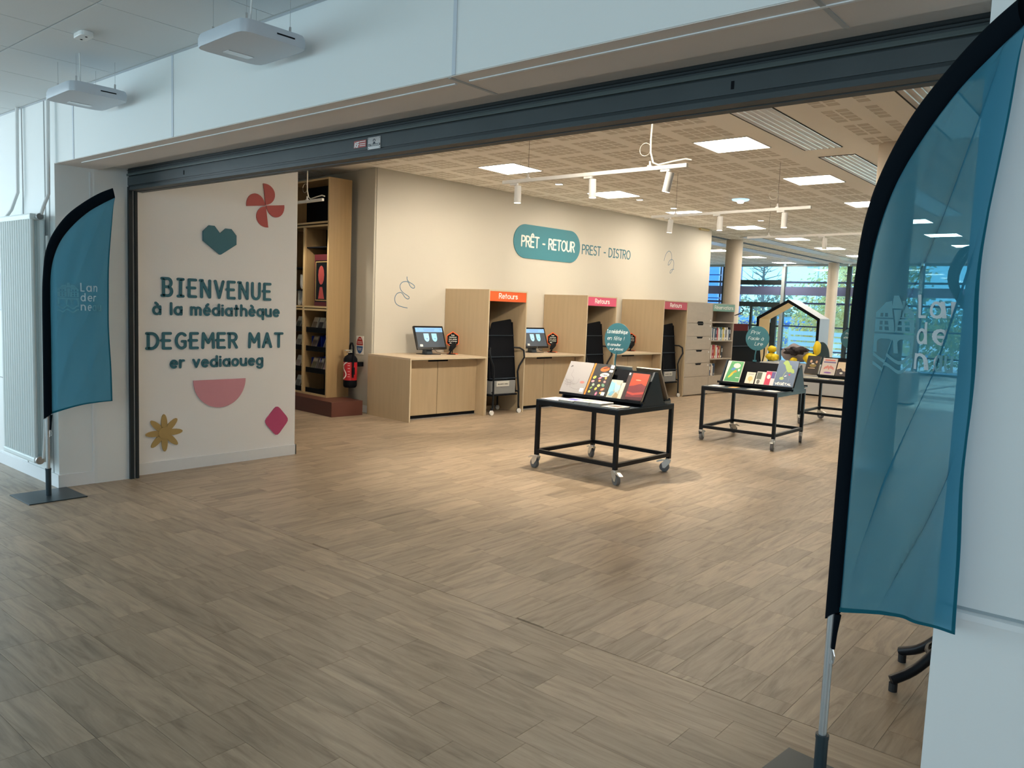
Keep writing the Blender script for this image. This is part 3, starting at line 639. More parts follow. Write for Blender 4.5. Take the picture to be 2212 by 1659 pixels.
decal('pinwheel', pw, 'rust', 'rust red four bladed pinwheel shape at the top of the white partition', th=.008)
decal('half_disc', [[(3.70 + .25 * cos(R(a)), .768 + .25 * sin(R(a))) for a in range(180, 361, 6)]], 'rose', 'flat dusty pink half disc below the lettering on the white partition')
fl_ = []
for i in range(8):
    th = pi / 4 * i + .02; fl_.append([(3.192 + .078 * cos(th) + .082 * cos(a * pi / 8) * cos(th) - .026 * sin(a * pi / 8) * sin(th), .336 + .078 * sin(th) + .082 * cos(a * pi / 8) * sin(th) + .026 * sin(a * pi / 8) * cos(th)) for a in range(16)])
decal_c = ([(3.192 + .05 * cos(a * pi / 8), .336 + .05 * sin(a * pi / 8)) for a in range(16)])
fw = decal('flower', fl_, 'gold', 'flat mustard eight petalled flower at the foot of the white partition')
mb = MB().prism([(u - 3.192, v - .336) for u, v in decal_c], .0112, lambda u, v, w: (w, u, v)); mb.build('flower_centre', 'gold', fw)
def rounded(pts, r=.03):
    out = []
    for i, p in enumerate(pts):
        a, b, c = Vector(pts[i - 1]), Vector(p), Vector(pts[(i + 1) % len(pts)])
        d1, d2 = (a - b).normalized(), (c - b).normalized(); s, e = b + d1 * r, b + d2 * r
        out += [tuple((1 - t) ** 2 * s + 2 * t * (1 - t) * b + t * t * e) for t in (0, .33, .66, 1)]
    return out
decal('diamond', [rounded([(4.145, .350), (4.285, .195), (4.42, .350), (4.285, .50)], .045)], 'magenta', 'flat magenta rounded diamond at the bottom right of the white partition')
sw_ = empty('key_switch', (XP, 2.945, 1.30), 0, 'small white key switch box at the left edge of the partition', 'switch')
bx(0, .03, -.03, .035, -.06, .06).build('housing', 'white_metal', sw_, bevel=.004); MB().cyl((.03, -.005, .01), (.05, -.005, .01), .014, 12).build('lock', 'metal', sw_); MB().box(.05, .075, -.009, -.001, -.01, .014).build('key', 'metal', sw_)

# ------------------------------------------------------------------ radiator on the hall wall
rad = empty('radiator', (-6.82, 2.26, 0), 0, 'tall white column radiator on the wall left of the opening', 'radiator')
for i in range(14):
    x = -.315 + i * .0475
    for y in (-.035, .035): MB().tube([(x, y, .21), (x, y, 2.03)], .0165, 8).build('radiator_tube', 'radiator', rad, smooth=True)
for z in (.215, 2.035): MB().box(-.335, .325, -.055, .055, z - .022, z + .022).build('header', 'radiator', rad, bevel=.012)
MB().cyl((.30, -.02, .215), (.345, -.02, .215), .03, 16).build('plug', 'metal', rad, smooth=True); MB().cyl((.325, 0, 2.035), (.37, .0, 2.035), .024, 12).build('valve', 'metal', rad, smooth=True)
MB().cyl((-.39, -.01, 2.03), (-.335, -.01, 2.03), .03, 16).build('valve', 'rubber_dark', rad, smooth=True)
MB().tube([(.36, .01, 2.05), (.365, .03, 2.12), (.395, .05, 2.2), (.40, .055, ZF - .001)], .013, 8).build('pipe', 'white_metal', rad, smooth=True)
MB().tube([(-.35, 0, 2.05), (-.30, .03, 2.12), (-.22, .05, 2.25), (-.215, .055, ZF - .001)], .013, 8).build('pipe', 'white_metal', rad, smooth=True)
MB().tube([(.350, .0, .23), (.352, .05, 1.0), (.352, .05, 1.9)], .010, 8).build('pipe', 'white_metal', rad, smooth=True)
bxo = tag(bx(0, .12, -.09, 0, 0, .30).build('wall_box', 'grey_white', bevel=.01), 'grey plastic wall box at the left edge beside the radiator', 'box'); bxo.location = (-7.42, YF - .002, 1.32)

# hung square fixtures and smoke detector of the hall
def hung(x, y, z, lab, cab):
    t = empty('hanging_fixture', (x, y, z), R(-2), lab, 'light', 'hung white square fixtures in the hall')
    MB().prism(rounded([(-.215, -.165), (.215, -.165), (.215, .165), (-.215, .165)], .05), .012, lambda u, v, w: (u, v, w)).build('underside', 'grey_white', t)
    pf_ = [(.985, .0), (1.0, .015), (1.0, .04), (.97, .058), (.80, .064)]
    MB().grid(49, 5, lambda a, b: (_rr(a, .22, .17, .06)[0] * pf_[round(b * 4)][0], _rr(a, .22, .17, .06)[1] * pf_[round(b * 4)][0], pf_[round(b * 4)][1])).build('housing', 'grey_white', t, smooth=True)
    MB().prism(rounded([(-.18, -.14), (.18, -.14), (.18, .14), (-.18, .14)], .05), .006, lambda u, v, w: (u, v, w + .062)).build('lid', 'grey_white', t)
    MB().box(-.2235, -.219, -.11, .11, .008, .014).box(-.2235, -.219, -.11, .11, .040, .046).box(-.2235, -.219, -.115, -.11, .008, .046).box(-.2235, -.219, .11, .115, .008, .046).build('edge_trim', 'chrome', t)
    MB().box(.2195, .2225, .0, .09, .026, .032).build('slot', 'black', t)
    MB().prism([(-.15, -.06), (-.10, -.06), (-.10, .07), (-.15, .07)], .002, lambda u, v, w: (u, v, -w)).build('underside_label', 'metal', t)
    for (a, b) in ((-.15, -.11), (-.15, .11), (.15, .11), (.15, -.11)): MB().cyl((a, b, .06), (a, b, ZF - z), .0012, 5).build('cable', 'metal', t); MB().cyl((a, b, .06), (a, b, .10), .006, 8).build('gripper', 'metal', t)
    MB().tube([(.13, -.08, .065), (.15, -.09, .10), (.165, -.095, .16), (.175, -.10, ZF - z)], .0045, 6).build('power_cord', 'white_metal', t)
    MB().tube([(-.12, -.03, .07), (-.06, -.06, .085), (.0, -.04, .068)], .004, 6).build('power_cord', 'cable_dark', t)
def _rr(a, hx, hy, r):
    q = rounded([(-hx, -hy), (hx, -hy), (hx, hy), (-hx, hy)], r); q = q + [q[0]]; k = a * (len(q) - 1); i = min(int(k), len(q) - 2); f = k - i
    return (q[i][0] * (1 - f) + q[i + 1][0] * f, q[i][1] * (1 - f) + q[i + 1][1] * f)
hung(-3.42, 2.11, 2.655, 'white square fixture hung on thin wires nearer the camera, above the header', 0)
hung(-5.27, 2.12, 2.67, 'white square fixture hung on thin wires farther left, above the corner of the opening', 0)
sd = empty('smoke_detector', (-4.70, 1.88, ZF), R(-2), 'small white oval detector on the hall ceiling', 'detector')
MB().prism(rounded([(-.07, -.035), (.07, -.035), (.07, .035), (-.07, .035)], .03), .026, lambda u, v, w: (u, v, -w)).build('housing', 'white_metal', sd, bevel=.005)
for x in (-.035, .035): MB().cyl((x, 0, -.026), (x, 0, -.028), .006, 10).build('lens', 'black', sd)

# ------------------------------------------------------------------ feather flags
OUT = [(-.012, .568), (-.010, 1.1), (-.008, 1.45), (.000, 1.62), (.018, 1.77), (.065, 1.90), (.15, 2.03), (.25, 2.125), (.36, 2.205), (.452, 2.252)]
INN = [(.042, .608), (.044, 1.1), (.044, 1.45), (.050, 1.62), (.075, 1.75), (.125, 1.87), (.205, 1.98), (.295, 2.07), (.385, 2.135), (.466, 2.185)]
TRL = [(.437, .700), (.432, .95), (.418, 1.25), (.420, 1.5), (.424, 1.7), (.433, 1.85), (.444, 1.99), (.452, 2.09), (.458, 2.14), (.466, 2.184)]
def interp(P_, t):
    k = t * (len(P_) - 1); i = min(int(k), len(P_) - 2); f = k - i
    p0, p1, p2, p3 = P_[max(i - 1, 0)], P_[i], P_[i + 1], P_[min(i + 2, len(P_) - 1)]
    return tuple(.5 * (2 * b + (c - a) * f + (2 * a - 5 * b + 4 * c - d) * f * f + (3 * b - a - 3 * c + d) * f ** 3) for a, b, c, d in zip(p0, p1, p2, p3))
def feather_flag(loc, ang, lab, amp, group, pleat):
    t = empty('feather_flag', loc, ang, lab, 'flag', group)
    PL = [[(.42, 2.17), (.27, 1.75), (.15, 1.43), (.03, 1.02)], [(.39, 1.72), (.29, 1.36), (.15, 1.03), (.05, .68)], [(.38, 1.16), (.30, .95), (.19, .70)]]
    def plx(z, L):
        for (a, b), (c, d) in zip(L, L[1:]):
            if z >= d: return a + (c - a) * (b - z) / (b - d) if b > d else a
        return L[-1][0] + (L[-1][1] - z) * -.3
    def warp(u, z, a=None):
        if a is None: a = (u - .045) / .378
        y = amp * .5 * sin((u - z * .30) * 30 + .6) + amp * .3 * sin((u - z * .22) * 57 + 1.3); du = 0
        k0 = min(1, max(0, (a - .03) * 7)) * min(1, max(0, (1 - a) * 9))
        for L in PL:
            fz = min(1, max(0, (L[0][1] + .04 - z) * 8)) * min(1, max(0, (z - L[-1][1] + .06) * 8)); x = (u - plx(z, L)) / .019
            if abs(x) < 4: du -= pleat * x * math.exp(.5 - x * x / 2) * fz; y += amp * 1.2 * math.exp(-x * x / 2) * fz
        return u + du * k0, y * min(1, max(0, a * 4))
    def cl(a, b):
        p, q = interp(INN, b), interp(TRL, b); u = p[0] + (q[0] - p[0]) * a; z = p[1] + (q[1] - p[1]) * a
        if b < .1: z += .014 * sin(a * pi) * (1 - b * 10) * 1.2
        u2, y = warp(u, z, a); return Vector((u2 - .006 * max(0, 1 - a * 25), y, z))
    cloth_ = MB().grid(130, 110, cl).build('cloth', 'flag', t, smooth=True)
    hm = MB().grid(2, 80, lambda a, b: cl(.975 + .025 * a, b) + Vector((0, -.0015, 0))).grid(40, 2, lambda a, b: cl(a, b * .006) + Vector((0, -.0015, 0))).build('hem', 'flag_hem', t, smooth=True)
    def sl(a, b):
        p, q = interp(OUT, b), interp(INN, b); th = a * 2 * pi
        return Vector(((p[0] + q[0]) / 2 - cos(th) * (q[0] - p[0]) / 2, -.016 * sin(th), (p[1] + q[1]) / 2 - cos(th) * (q[1] - p[1]) / 2))
    MB().grid(17, 70, sl).build('sleeve', 'sleeve', t, smooth=True)
    MB().cyl((.012, 0, .20), (.012, 0, .60), .0125, 16).build('pole', 'alu', t, smooth=True)
    MB().cyl((.012, 0, .008), (.012, 0, .205), .019, 18).cyl((.012, 0, .195), (.012, 0, .207), .0205, 18).build('pole_socket', 'plate_dark', t, smooth=True)
    MB().tube([(.036, 0, .60), (.034, -.004, .54), (.031, -.004, .49)], [.010, .007, .006], 6).build('strap', 'sleeve', t)
    MB().tube([(.031, -.004, .49), (.040, -.004, .47), (.036, -.004, .445), (.028, -.004, .455), (.030, -.004, .49)], .0022, 6).box(.022, .027, -.006, -.001, .44, .49).build('clip', 'metal', t)
    # printed emblem: house with turret on a bridge above two waves
    fn = lambda u, v, w: Vector((warp(u, v)[0], warp(u, v)[1] - .0045, v))
    lg = MB(); E0, Z0, k = .090, 1.342, .13
    T = lambda pts: [(E0 + x * k, Z0 + y * k) for x, y in pts]
    def quadgrid(pts):
        (a, b, c, d) = pts; n = 5
        lg.grid(n, n, lambda s, r: fn((a[0] * (1 - s) + b[0] * s) * (1 - r) + (d[0] * (1 - s) + c[0] * s) * r, (a[1] * (1 - s) + b[1] * s) * (1 - r) + (d[1] * (1 - s) + c[1] * s) * r, 0))
    def qd(x0, x1, y0, y1): quadgrid(T([(x0, y0), (x1, y0), (x1, y1), (x0, y1)]))
    # walls, split round the window openings
    for xa, wins in ((0, (.14, .24, .29, .39)), (.62, (.72, .82, .87, .97))):
        w0 = .43 if xa == 0 else .42
        x1_ = xa + w0
        a, b, c, d = [xa + (q - (0 if xa == 0 else .62)) for q in wins] if 0 else (xa + .12, xa + .20, xa + .25, xa + .33)
        for y0, y1, ws in ((.88, 1.16, ((.92, 1.0), (1.04, 1.12))), (1.19, 1.30, ((1.21, 1.29),))):
            qd(xa, a, y0, y1); qd(b, c, y0, y1); qd(d, x1_, y0, y1)
            ycur = y0
            for (wa, wb_) in ws:
                qd(a, b, ycur, wa); qd(c, d, ycur, wa); ycur = wb_
            qd(a, b, ycur, y1); qd(c, d, ycur, y1)
    quadgrid(T([(0, 1.30), (.43, 1.30), (.43, 1.55), (.24, 1.52)])); quadgrid(T([(.62, 1.30), (1.04, 1.30), (.86, 1.53), (.62, 1.55)]))
    qd(.455, .595, .88, 1.36); quadgrid(T([(.42, 1.39), (.63, 1.39), (.575, 1.66), (.475, 1.66)]))
    qd(0, 1.04, .74, .84)
    for x0_, x1_ in ((0, .08), (.40, .48), (.66, .73), (.97, 1.04)): qd(x0_, x1_, .44, .74)
    for xa, xb in ((.08, .40), (.48, .66), (.73, .97)):
        pts = arc((xa + xb) / 2, .66, (xb - xa) / 2, .09, 180, 0, 8)
        for p, q in zip(pts, pts[1:]): quadgrid(T([p, q, (q[0], .75), (p[0], .75)]))
    for yb in (.20, 0):
        pts = [(x, yb + .12 + .08 * cos((x * 2.05 + .05) * 2 * pi / 1.05)) for x in [i / 20 * 1.04 for i in range(21)]]
        for p, q in zip(pts, pts[1:]): quadgrid(T([(p[0], p[1] - .035), (q[0], q[1] - .035), (q[0], q[1] + .04), (p[0], p[1] + .04)]))
    lg.build('emblem', 'logo', cloth_, smooth=True)
    tx = MB()
    def wr(text, u0, v0, wd, h, sw):
        lay, tw = layout(text, .34); kx = wd / tw
        for ch, x, ss in lay:
            for s_ in ss:
                pts = [(u0 + (x + px) * kx, v0 + py * h) for px, py in s_]
                for p, q in zip(pts, pts[1:]):
                    n_ = max(1, int(math.hypot(q[0] - p[0], q[1] - p[1]) / .012)); d = Vector((q[0] - p[0], q[1] - p[1]))
                    if d.length < 1e-6: continue
                    d.normalize(); ex = d * sw * .3; nn = Vector((-d.y, d.x)) * sw / 2
                    a_, b_ = Vector(p) - ex, Vector(q) + ex
                    tx.grid(n_ + 1, 2, lambda s, r: fn(*(a_.lerp(b_, s) + nn * (r * 2 - 1)), 0) + Vector((0, -.0008, 0)))
    wr('Lan', .240, 1.502, .104, .056, .0076); wr('der', .240, 1.432, .098, .054, .0076); wr('ne', .240, 1.364, .066, .056, .0076)
    tx.build('lettering', 'logo_text', cloth_)
    tx.__init__(); wr('au', .318, 1.364, .050, .056, .007); tx.build('lettering', 'logo', cloth_)
    return t
def base_plate(loc, rz, lab):
    o = bx(-.193, .193, -.193, .193, 0, .007).build('base_plate', 'plate_dark', None, bevel=.002); return o
for loc, ang, prz, lab, amp, pleat in (((-6.2, 2.184, 0), R(60), 0, 'teal feather flag with black sleeve standing by the radiator at the left of the opening', .007, .0035), ((-.741, 2.47, 0), R(-30), R(-6), 'large teal see-through feather flag in front at the right edge of the opening', .014, .0150)):
    t = feather_flag(loc, ang, lab, amp, 'teal feather flags either side of the opening', pleat)
    t.scale = (1, 1, 1.0 if pleat < .01 else 1.012)
    p = base_plate(None, None, None); p.parent = t; p.rotation_euler = (0, 0, prz - ang); p.location = (.012, 0, 0)

# ------------------------------------------------------------------ returns wall (built along grid 2; local x out of the wall, y along it)
D = .912; BW = .768; ZT = 1.745
def shelf_fn(x, y0, z0): return lambda u, v, w: (x + w, y0 + u, z0 + v)
def booth(y, sign, lab):
    t = empty('returns_booth', L2(0, y), G2, lab, 'booth', 'plywood returns booths')
    bx(-D, 0, 0, .02, .0, ZT).build('side_panel', 'plywood', t, bevel=.001)
    bx(-D, 0, BW - .02, BW, .0, ZT).build('side_panel', 'plywood', t, bevel=.001)
    bx(-D, 0, .02, BW - .02, ZT - .02, ZT).build('top_panel', 'ply_edge', t)
    bx(-D, -D + .012, .02, BW - .02, 0, ZT - .02).build('back_panel', 'ply_pale', t)
    bx(-.5, -.482, .02, BW - .02, 0.0, .05).build('floor_rail', 'ply_edge', t)
    s = bx(-.022, -.004, .021, BW - .021, 1.588, ZT - .021).build('sign_board', sign, t)
    mb = MB(); write(mb, 'Retours', .20, 1.630, .365, .066, .0115, .002, shelf_fn(-.0038, 0, 0), gap=.13); mb.build('lettering', 'white_paint', s)
    for y_ in (.005, BW - .015): bx(-.0, .0012, y_ - .005, y_ + .015, 0, ZT).build('edge_band', 'ply_edge', t)
    return t
booth(0, 'orange', 'tall plywood returns booth with orange Retours sign, nearest the fire extinguisher')
booth(2.13, 'pink', 'tall plywood returns booth with pink Retours sign, in the middle of the wall')
booth(4.255, 'pink_dark', 'tall plywood returns booth with dark pink Retours sign, beside the drawer unit')
def desk(y0, y1, left, lab):
    t = empty('counter', L2(0, y0), G2, lab, 'desk', 'plywood counters between the returns booths'); w = y1 - y0
    bx(-D, 0, 0, w, .796, .82).build('worktop', 'ply_pale', t, bevel=.001); bx(0, .0012, 0, w, .796, .82).build('edge_band', 'ply_edge', t)
    if left: bx(-D, 0, 0, .02, 0, .796).build('side_panel', 'plywood', t, bevel=.001); bx(0, .0012, 0, .02, 0, .796).build('edge_band', 'ply_edge', t)
    bx(-D, 0, w - .02, w, 0, .796).build('side_panel', 'plywood', t)
    a, b = (.02 if left else 0) + .002, w - .022; m = a + (b - a) * .45
    bx(-.20, -.19, a, b, 0, .78).build('kick_space', 'black', t); bx(-.19, -.172, a, b, .0, .012).build('kick_rail', 'metal', t)
    for p, q in ((a, m - .004), (m + .004, b)):
        d = bx(-.19, -.172, p, q, .055, .775).build('door', 'plywood', t, bevel=.001)
    bx(-.1715, -.165, m - .17, m + .17, .758, .796).build('handle_slot', 'black', t)
desk(-1.33, -.004, True, 'plywood counter at the left end of the wall, with its own end panel')
desk(BW + .004, 2.126, False, 'plywood counter between the orange and the pink signed booths')
desk(2.13 + BW + .004, 4.251, False, 'plywood counter between the pink and the dark pink signed booths')

def monitor(y, lab):
    t = empty('monitor', L2(-.60, y, .82), G2, lab, 'monitor', 'touch screens on the counters')
    MB().prism(rounded([(-.12, -.14), (.10, -.14), (.10, .14), (-.12, .14)], .02), .007, lambda u, v, w: (u, v, w)).build('foot', 'black_metal', t)
    MB().prism([(-.09, 0), (.02, 0), (-.03, .16), (-.07, .16)], .10, lambda u, v, w: (u, w - .05, v + .006)).build('neck', 'bluegrey', t, bevel=.004)
    k = .36                                                            # lean of the screen
    fn = lambda u, v, w: Vector((.055 - k * (v - .065) + w * .93, u, v + w * k * .9))
    b = MB().prism(rounded([(-.262, .065), (.262, .065), (.262, .382), (-.262, .382)], .014), .022, fn).build('bezel', 'screen_black', t)
    g = lambda u, v, w: fn(u, v, w + .0225)
    MB().prism([(-.238, .095), (.238, .095), (.238, .358), (-.238, .358)], .0006, g).build('screen', 'scr_bg', b)
    g2 = lambda u, v, w: fn(u, v, w + .0232)
    MB().prism([(-.238, .300), (.238, .300), (.238, .358), (-.238, .358)], .0004, g2).build('screen_banner', 'scr_blue', b)
    ln = MB(); g4 = lambda u, v, w: fn(u, v, w + .0238)
    for v, a in ((.338, .10), (.318, .09)): ln.stroke([(-a, v), (a, v)], .006, .0003, g4, 4)
    ln.stroke([(-.20, .342), (-.18, .342)], .008, .0003, g4, 4); ln.stroke([(.19, .330), (.225, .330)], .007, .0003, g4, 4)
    ln.build('screen_text', 'scr_dark', b)
    for u0, m_ in ((-.065, 'scr_shield'), (.075, 'scr_shield2')):
        sh_ = [(u0 - .045, .280), (u0 + .045, .280), (u0 + .045, .225)] + [(u0 + .045 * cos(R(a)), .222 + .052 * sin(R(a))) for a in range(0, -181, -20)] + [(u0 - .045, .225)]
        MB().prism(sh_, .0004, g2).build('screen_button', m_, b)
    ic = MB(); [ic.stroke([(u0 - .012, .258), (u0 + .012, .258)], .004, .0003, g4, 4) for u0 in (-.065, .075)]; [ic.stroke([(u0 - .004, .212), (u0 + .012, .208)], .012, .0003, g4, 4) for u0 in (-.065, .075)]
    ic.build('screen_icon', 'scr_dark', b)
    MB().prism(rounded([(-.205, .105), (-.155, .105), (-.155, .135), (-.205, .135)], .006), .0004, g2).build('screen_button', 'white_line', b)
    MB().cyl(fn(0, .078, .0225), fn(0, .078, .0232), .004, 10).build('maker_mark', 'metal', b)
    MB().tube([(-.01, .06, .10), (.0, .14, .03), (.03, .22, .006), (.05, .30, .006), (.06, .34, .02)], .0028, 6).build('cable', 'black', t)
def hexsign(y, lab):
    t = empty('counter_sign', L2(-.57, y, .82), G2 - R(28), lab, 'sign', 'orange framed hexagonal signs on the counters')
    bx(-.05, .05, -.065, .075, 0, .010).build('base', 'orange', t, bevel=.003)
    MB().cyl((0, 0, .01), (0, 0, .08), .006, 8).build('stem', 'black', t)
    hx = lambda r, z=1.12: [(r * cos(R(30 + 60 * i)) * 1.0, .205 + r * z * sin(R(30 + 60 * i))) for i in range(6)]
    f = MB().prism(hx(.104), .014, lambda u, v, w: (w - .010, u, v)).build('frame', 'orange', t)
    b = MB().prism(hx(.091), .004, lambda u, v, w: (w + .004, u, v)).build('board', 'screen_black', t)
    mb = MB()
    for i, (tx, wd) in enumerate((('Si vous', .045), ('rencontrez un', .10), ('souci, parlez', .115), ('en au bureau', .115), ('d\'accueil !', .09))):
        write(mb, tx, -wd / 2, .262 - i * .028, wd, .013, .0042, .0006, lambda u, v, w: (w + .0083, u, v), n=0)
    mb.build('handwriting', 'white_paint', b)
def scanner(y, lab):
    t = empty('barcode_scanner', L2(-.50, y, .82), G2, lab, 'scanner', 'black handheld scanners on the counters')
    MB().prism(rounded([(-.035, -.055), (.05, -.055), (.05, .055), (-.035, .055)], .015), .010, lambda u, v, w: (u, v, w)).build('foot', 'black', t)
    MB().tube([(0, -.02, .01), (.0, -.005, .04), (-.005, .015, .07)], [.012, .011, .013], 8).build('stem', 'black', t)
    MB().prism([(-.02, .05), (.0, .045), (.075, .105), (.085, .155), (.045, .175), (.0, .12)], .055, lambda u, v, w: (w - .03, u * 1.0, v)).build('head', 'black_metal', t, bevel=.008)
for i, nm_ in enumerate(('on the leftmost counter', 'on the middle counter', 'on the counter behind the round sign')):
    o = i * 2.127
    monitor(-.535 + o, 'black touch screen with two shield shaped buttons ' + nm_)
    hexsign(-.135 + o, 'small orange framed hexagonal sign with white handwriting ' + nm_)
    scanner(-.225 + o, 'black handheld barcode scanner on its stand ' + nm_)

# returns trolleys
def trolley(y, lab, x=.03, box=True):
    t = empty('returns_trolley', L2(x, y), G2, lab, 'trolley', 'black returns trolleys')
    for s in (0, 1):
        yy = .145 if s == 0 else .62
        q = -1 if s == 0 else 1
        MB().tube([(-.005, yy + .02 * q, .075), (-.01, yy + .015 * q, .35), (-.03, yy + .0 * q, .60), (-.02, yy + .02 * q, .68), (.0, yy + .10 * q, .80), (-.02, yy + .105 * q, .90), (-.06, yy + .06 * q, .935), (-.16, yy - .005 * q, .94)], .0135, 8).build('handle_frame', 'black_metal', t, smooth=True)
        MB().tube([(-.42, yy, .09), (-.42, yy, .30), (-.20, yy, .34), (-.01, yy + .01 * q, .31)], .012, 8).build('leg_frame', 'black_metal', t, smooth=True)
        sp = MB().prism([(-.04, .30), (-.42, .30), (-.42, 1.0), (-.22, 1.30), (-.16, 1.30)], .010, lambda u, v, w: (u, (yy - w) if s else (yy + w) + .0, v))
        sp.build('side_panel', 'black', t, bevel=.002)
    prof = [(-.145, 1.345), (-.13, 1.12), (-.095, .80), (-.06, .50)]
    MB().prism(rounded([(.13, 1.1), (.60, 1.1), (.585, 1.345), (.20, 1.29)], .03), .012, lambda u, v, w: (-.15 + w - (v - 1.1) * .1, u, v)).build('top_flap', 'black', t)
    MB().add([(-.14, .115, 1.12), (-.14, .605, 1.12), (-.075, .625, .50), (-.075, .10, .50), (-.16, .115, 1.12), (-.16, .605, 1.12), (-.095, .625, .50), (-.095, .10, .50)], [(0, 1, 2, 3), (7, 6, 5, 4), (0, 4, 5, 1), (1, 5, 6, 2), (2, 6, 7, 3), (3, 7, 4, 0)]).build('front_panel', 'black', t)
    for z, xx in ((1.11, -.125), (.81, -.085), (.505, -.035)):
        MB().box(xx - .10, xx, .105, .615, z - .008, z + .004).build('shelf_lip', 'navy_black', t, bevel=.002)
    if box:
        b = bx(-.33, -.035, .125, .595, .285, .475).build('felt_box', 'felt', t, bevel=.012)
        MB().prism([(.28, .40), (.33, .37), (.39, .37), (.44, .40)], .003, lambda u, v, w: (-.034 + w, u, v)).build('grip_hole', 'rubber', b)
        l_ = bx(-.033, -.029, .21, .46, .395, .470).build('label_card', 'paper', b)
        mb = MB(); write(mb, 'documents rendus', .235, .420, .20, .020, .0035, .0006, lambda u, v, w: (-.0288 + w, u, v), n=0); mb.build('lettering', 'black', l_)
    MB().box(-.36, -.02, .10, .62, .262, .285).build('bottom_shelf', 'black', t, bevel=.003)
    for a, b_ in ((0.0, .095), (0.0, .645), (-.42, .11), (-.42, .62)):
        w_ = MB().cyl((a - .016, b_, .034), (a + .016, b_, .034), .034, 18).build('wheel', 'white_metal', t, smooth=True)
        MB().cyl((a - .017, b_, .034), (a - .006, b_, .034), .0345, 18).build('tyre', 'rubber_dark', w_); MB().cyl((a, b_, .03), (a, b_, .10), .011, 8).build('fork', 'black_metal', w_)
trolley(0, 'black returns trolley with grey felt box under the orange Retours sign')
trolley(2.13, 'black returns trolley under the pink Retours sign, half hidden by the round sign', x=-.02)
trolley(4.255, 'black returns trolley with grey felt box under the dark pink Retours sign', x=-.02)

# drawer and locker unit
dr = empty('drawer_unit', L2(0, 5.028), G2, 'pale plywood locker unit with trapezoid finger holes, right of the dark pink signed booth', 'cabinet')
bx(-D, -.02, 0, .86, .01, ZT).build('carcass', 'ply_grey', dr)
zs = [ZT - .012, 1.357, 1.110, .862, .612, .357, .02]
for i in range(6):
    d = bx(-.02, 0, .004, .856, zs[i + 1] + .003, zs[i] - .003).build('door', 'ply_grey', dr, bevel=.001)
    if i == 0: MB().prism([(.34, 1.357), (.37, 1.39), (.54, 1.39), (.57, 1.357)], .001, lambda u, v, w: (w, u, v)).build('finger_hole', 'black', d)
    elif i < 5: MB().prism([(.355, zs[i] - .005), (.385, zs[i] - .038), (.545, zs[i] - .038), (.575, zs[i] - .005)], .001, lambda u, v, w: (w, u, v)).build('finger_hole', 'black', d)
    if i in (0, 1, 2, 3, 4): bx(0, .004, .80, .83, (zs[i + 1] + .045 if i == 0 else zs[i] - .06), (zs[i + 1] + .07 if i == 0 else zs[i] - .035)).build('label_tag', 'white_paint', d)
rs = empty('shelf_unit', L2(0, 5.892), G2, 'plywood shelf unit with green Réservations sign and rows of books', 'shelf')
w = .84
bx(-.40, 0, 0, .02, 0, ZT).build('side_panel', 'ply_grey', rs); bx(-.40, 0, w - .02, w, 0, ZT).build('side_panel', 'ply_grey', rs); bx(-.40, 0, .02, w - .02, ZT - .02, ZT).build('top_panel', 'ply_grey', rs)
bx(-.40, -.388, .02, w - .02, 0, ZT - .02).build('back_panel', 'ply_pale', rs)
for z in (1.37, 1.015, .665, .33): bx(-.388, 0, .02, w - .02, z, z + .022).build('shelf', 'ply_grey', rs)
bx(-.02, -.001, .02, w - .02, .01, .33).build('door', 'ply_grey', rs)
sb = bx(-.02, .002, .02, w - .002, 1.595, ZT - .012).build('sign_board', 'green_sign', rs)
mb = MB(); write(mb, 'Réservations', .075, 1.636, .70, .066, .0115, .002, shelf_fn(.0022, 0, 0), gap=.12); mb.build('lettering', 'white_paint', sb)
def bookrow(z, y0, y1, cols, hs, lab, group, seed, root=(0, 5.892)):
    q = random.Random(seed); y = y0; i = 0
    while y < y1:
        th = q.uniform(.018, .042); h = hs * q.uniform(.82, 1.08); dp = q.uniform(.14, .19)
        c = cols[i % len(cols)]; o = empty('book', L2(-.03, root[1] + y, z + .0222), G2)
        bx(-dp, 0, 0, th, 0, h).build('cover', colmat(c), o); bx(-dp + .004, -.006, .003, th - .003, h - .001, h + .0012).build('pages', 'pages', o)
        if i % 2 == 0: bx(0, .0008, .001, th - .001, .012, .052).build('spine_label', 'white_paint', o)
        if i % 3 == 1: bx(0, .0008, .004, th - .004, h * .5, h * .8).build('spine_title', 'white_line', o)
        cn = {(.7, .66, .6): 'cream', (.02, .02, .03): 'black', (.55, .05, .06): 'red', (.05, .10, .2): 'navy', (.7, .55, .08): 'yellow', (.3, .04, .05): 'dark red', (.75, .76, .78): 'white', (.12, .28, .33): 'teal', (.55, .28, .1): 'tan'}[c]
        pos = ['at the left end', 'second from the left', 'third from the left', 'fourth from the left', 'fifth from the left', 'sixth from the left', 'seventh from the left', 'eighth from the left', 'ninth from the left', 'tenth from the left', 'eleventh from the left', 'twelfth from the left', 'thirteenth from the left', 'fourteenth from the left', 'fifteenth from the left', 'sixteenth from the left', 'seventeenth from the left', 'eighteenth from the left', 'nineteenth from the left', 'twentieth from the left', 'close to the right end', 'next to the right end', 'at the right end']
        tag(o, '%s book %s of the %s' % (cn, pos[min(i, 22)], lab), 'book', group); y += th + .002; i += 1
CR, BK, RD, NV, YL, DR_, WH, TL, TN = (.7, .66, .6), (.02, .02, .03), (.55, .05, .06), (.05, .10, .2), (.7, .55, .08), (.3, .04, .05), (.75, .76, .78), (.12, .28, .33), (.55, .28, .1)
bookrow(1.015, .03, .76, [CR, WH, NV, BK, WH, BK, NV, BK, DR_, RD, CR, WH, TL, TL, CR, YL, YL, WH, BK], .235, 'upper reservations shelf', 'books on the upper reservations shelf', 3)
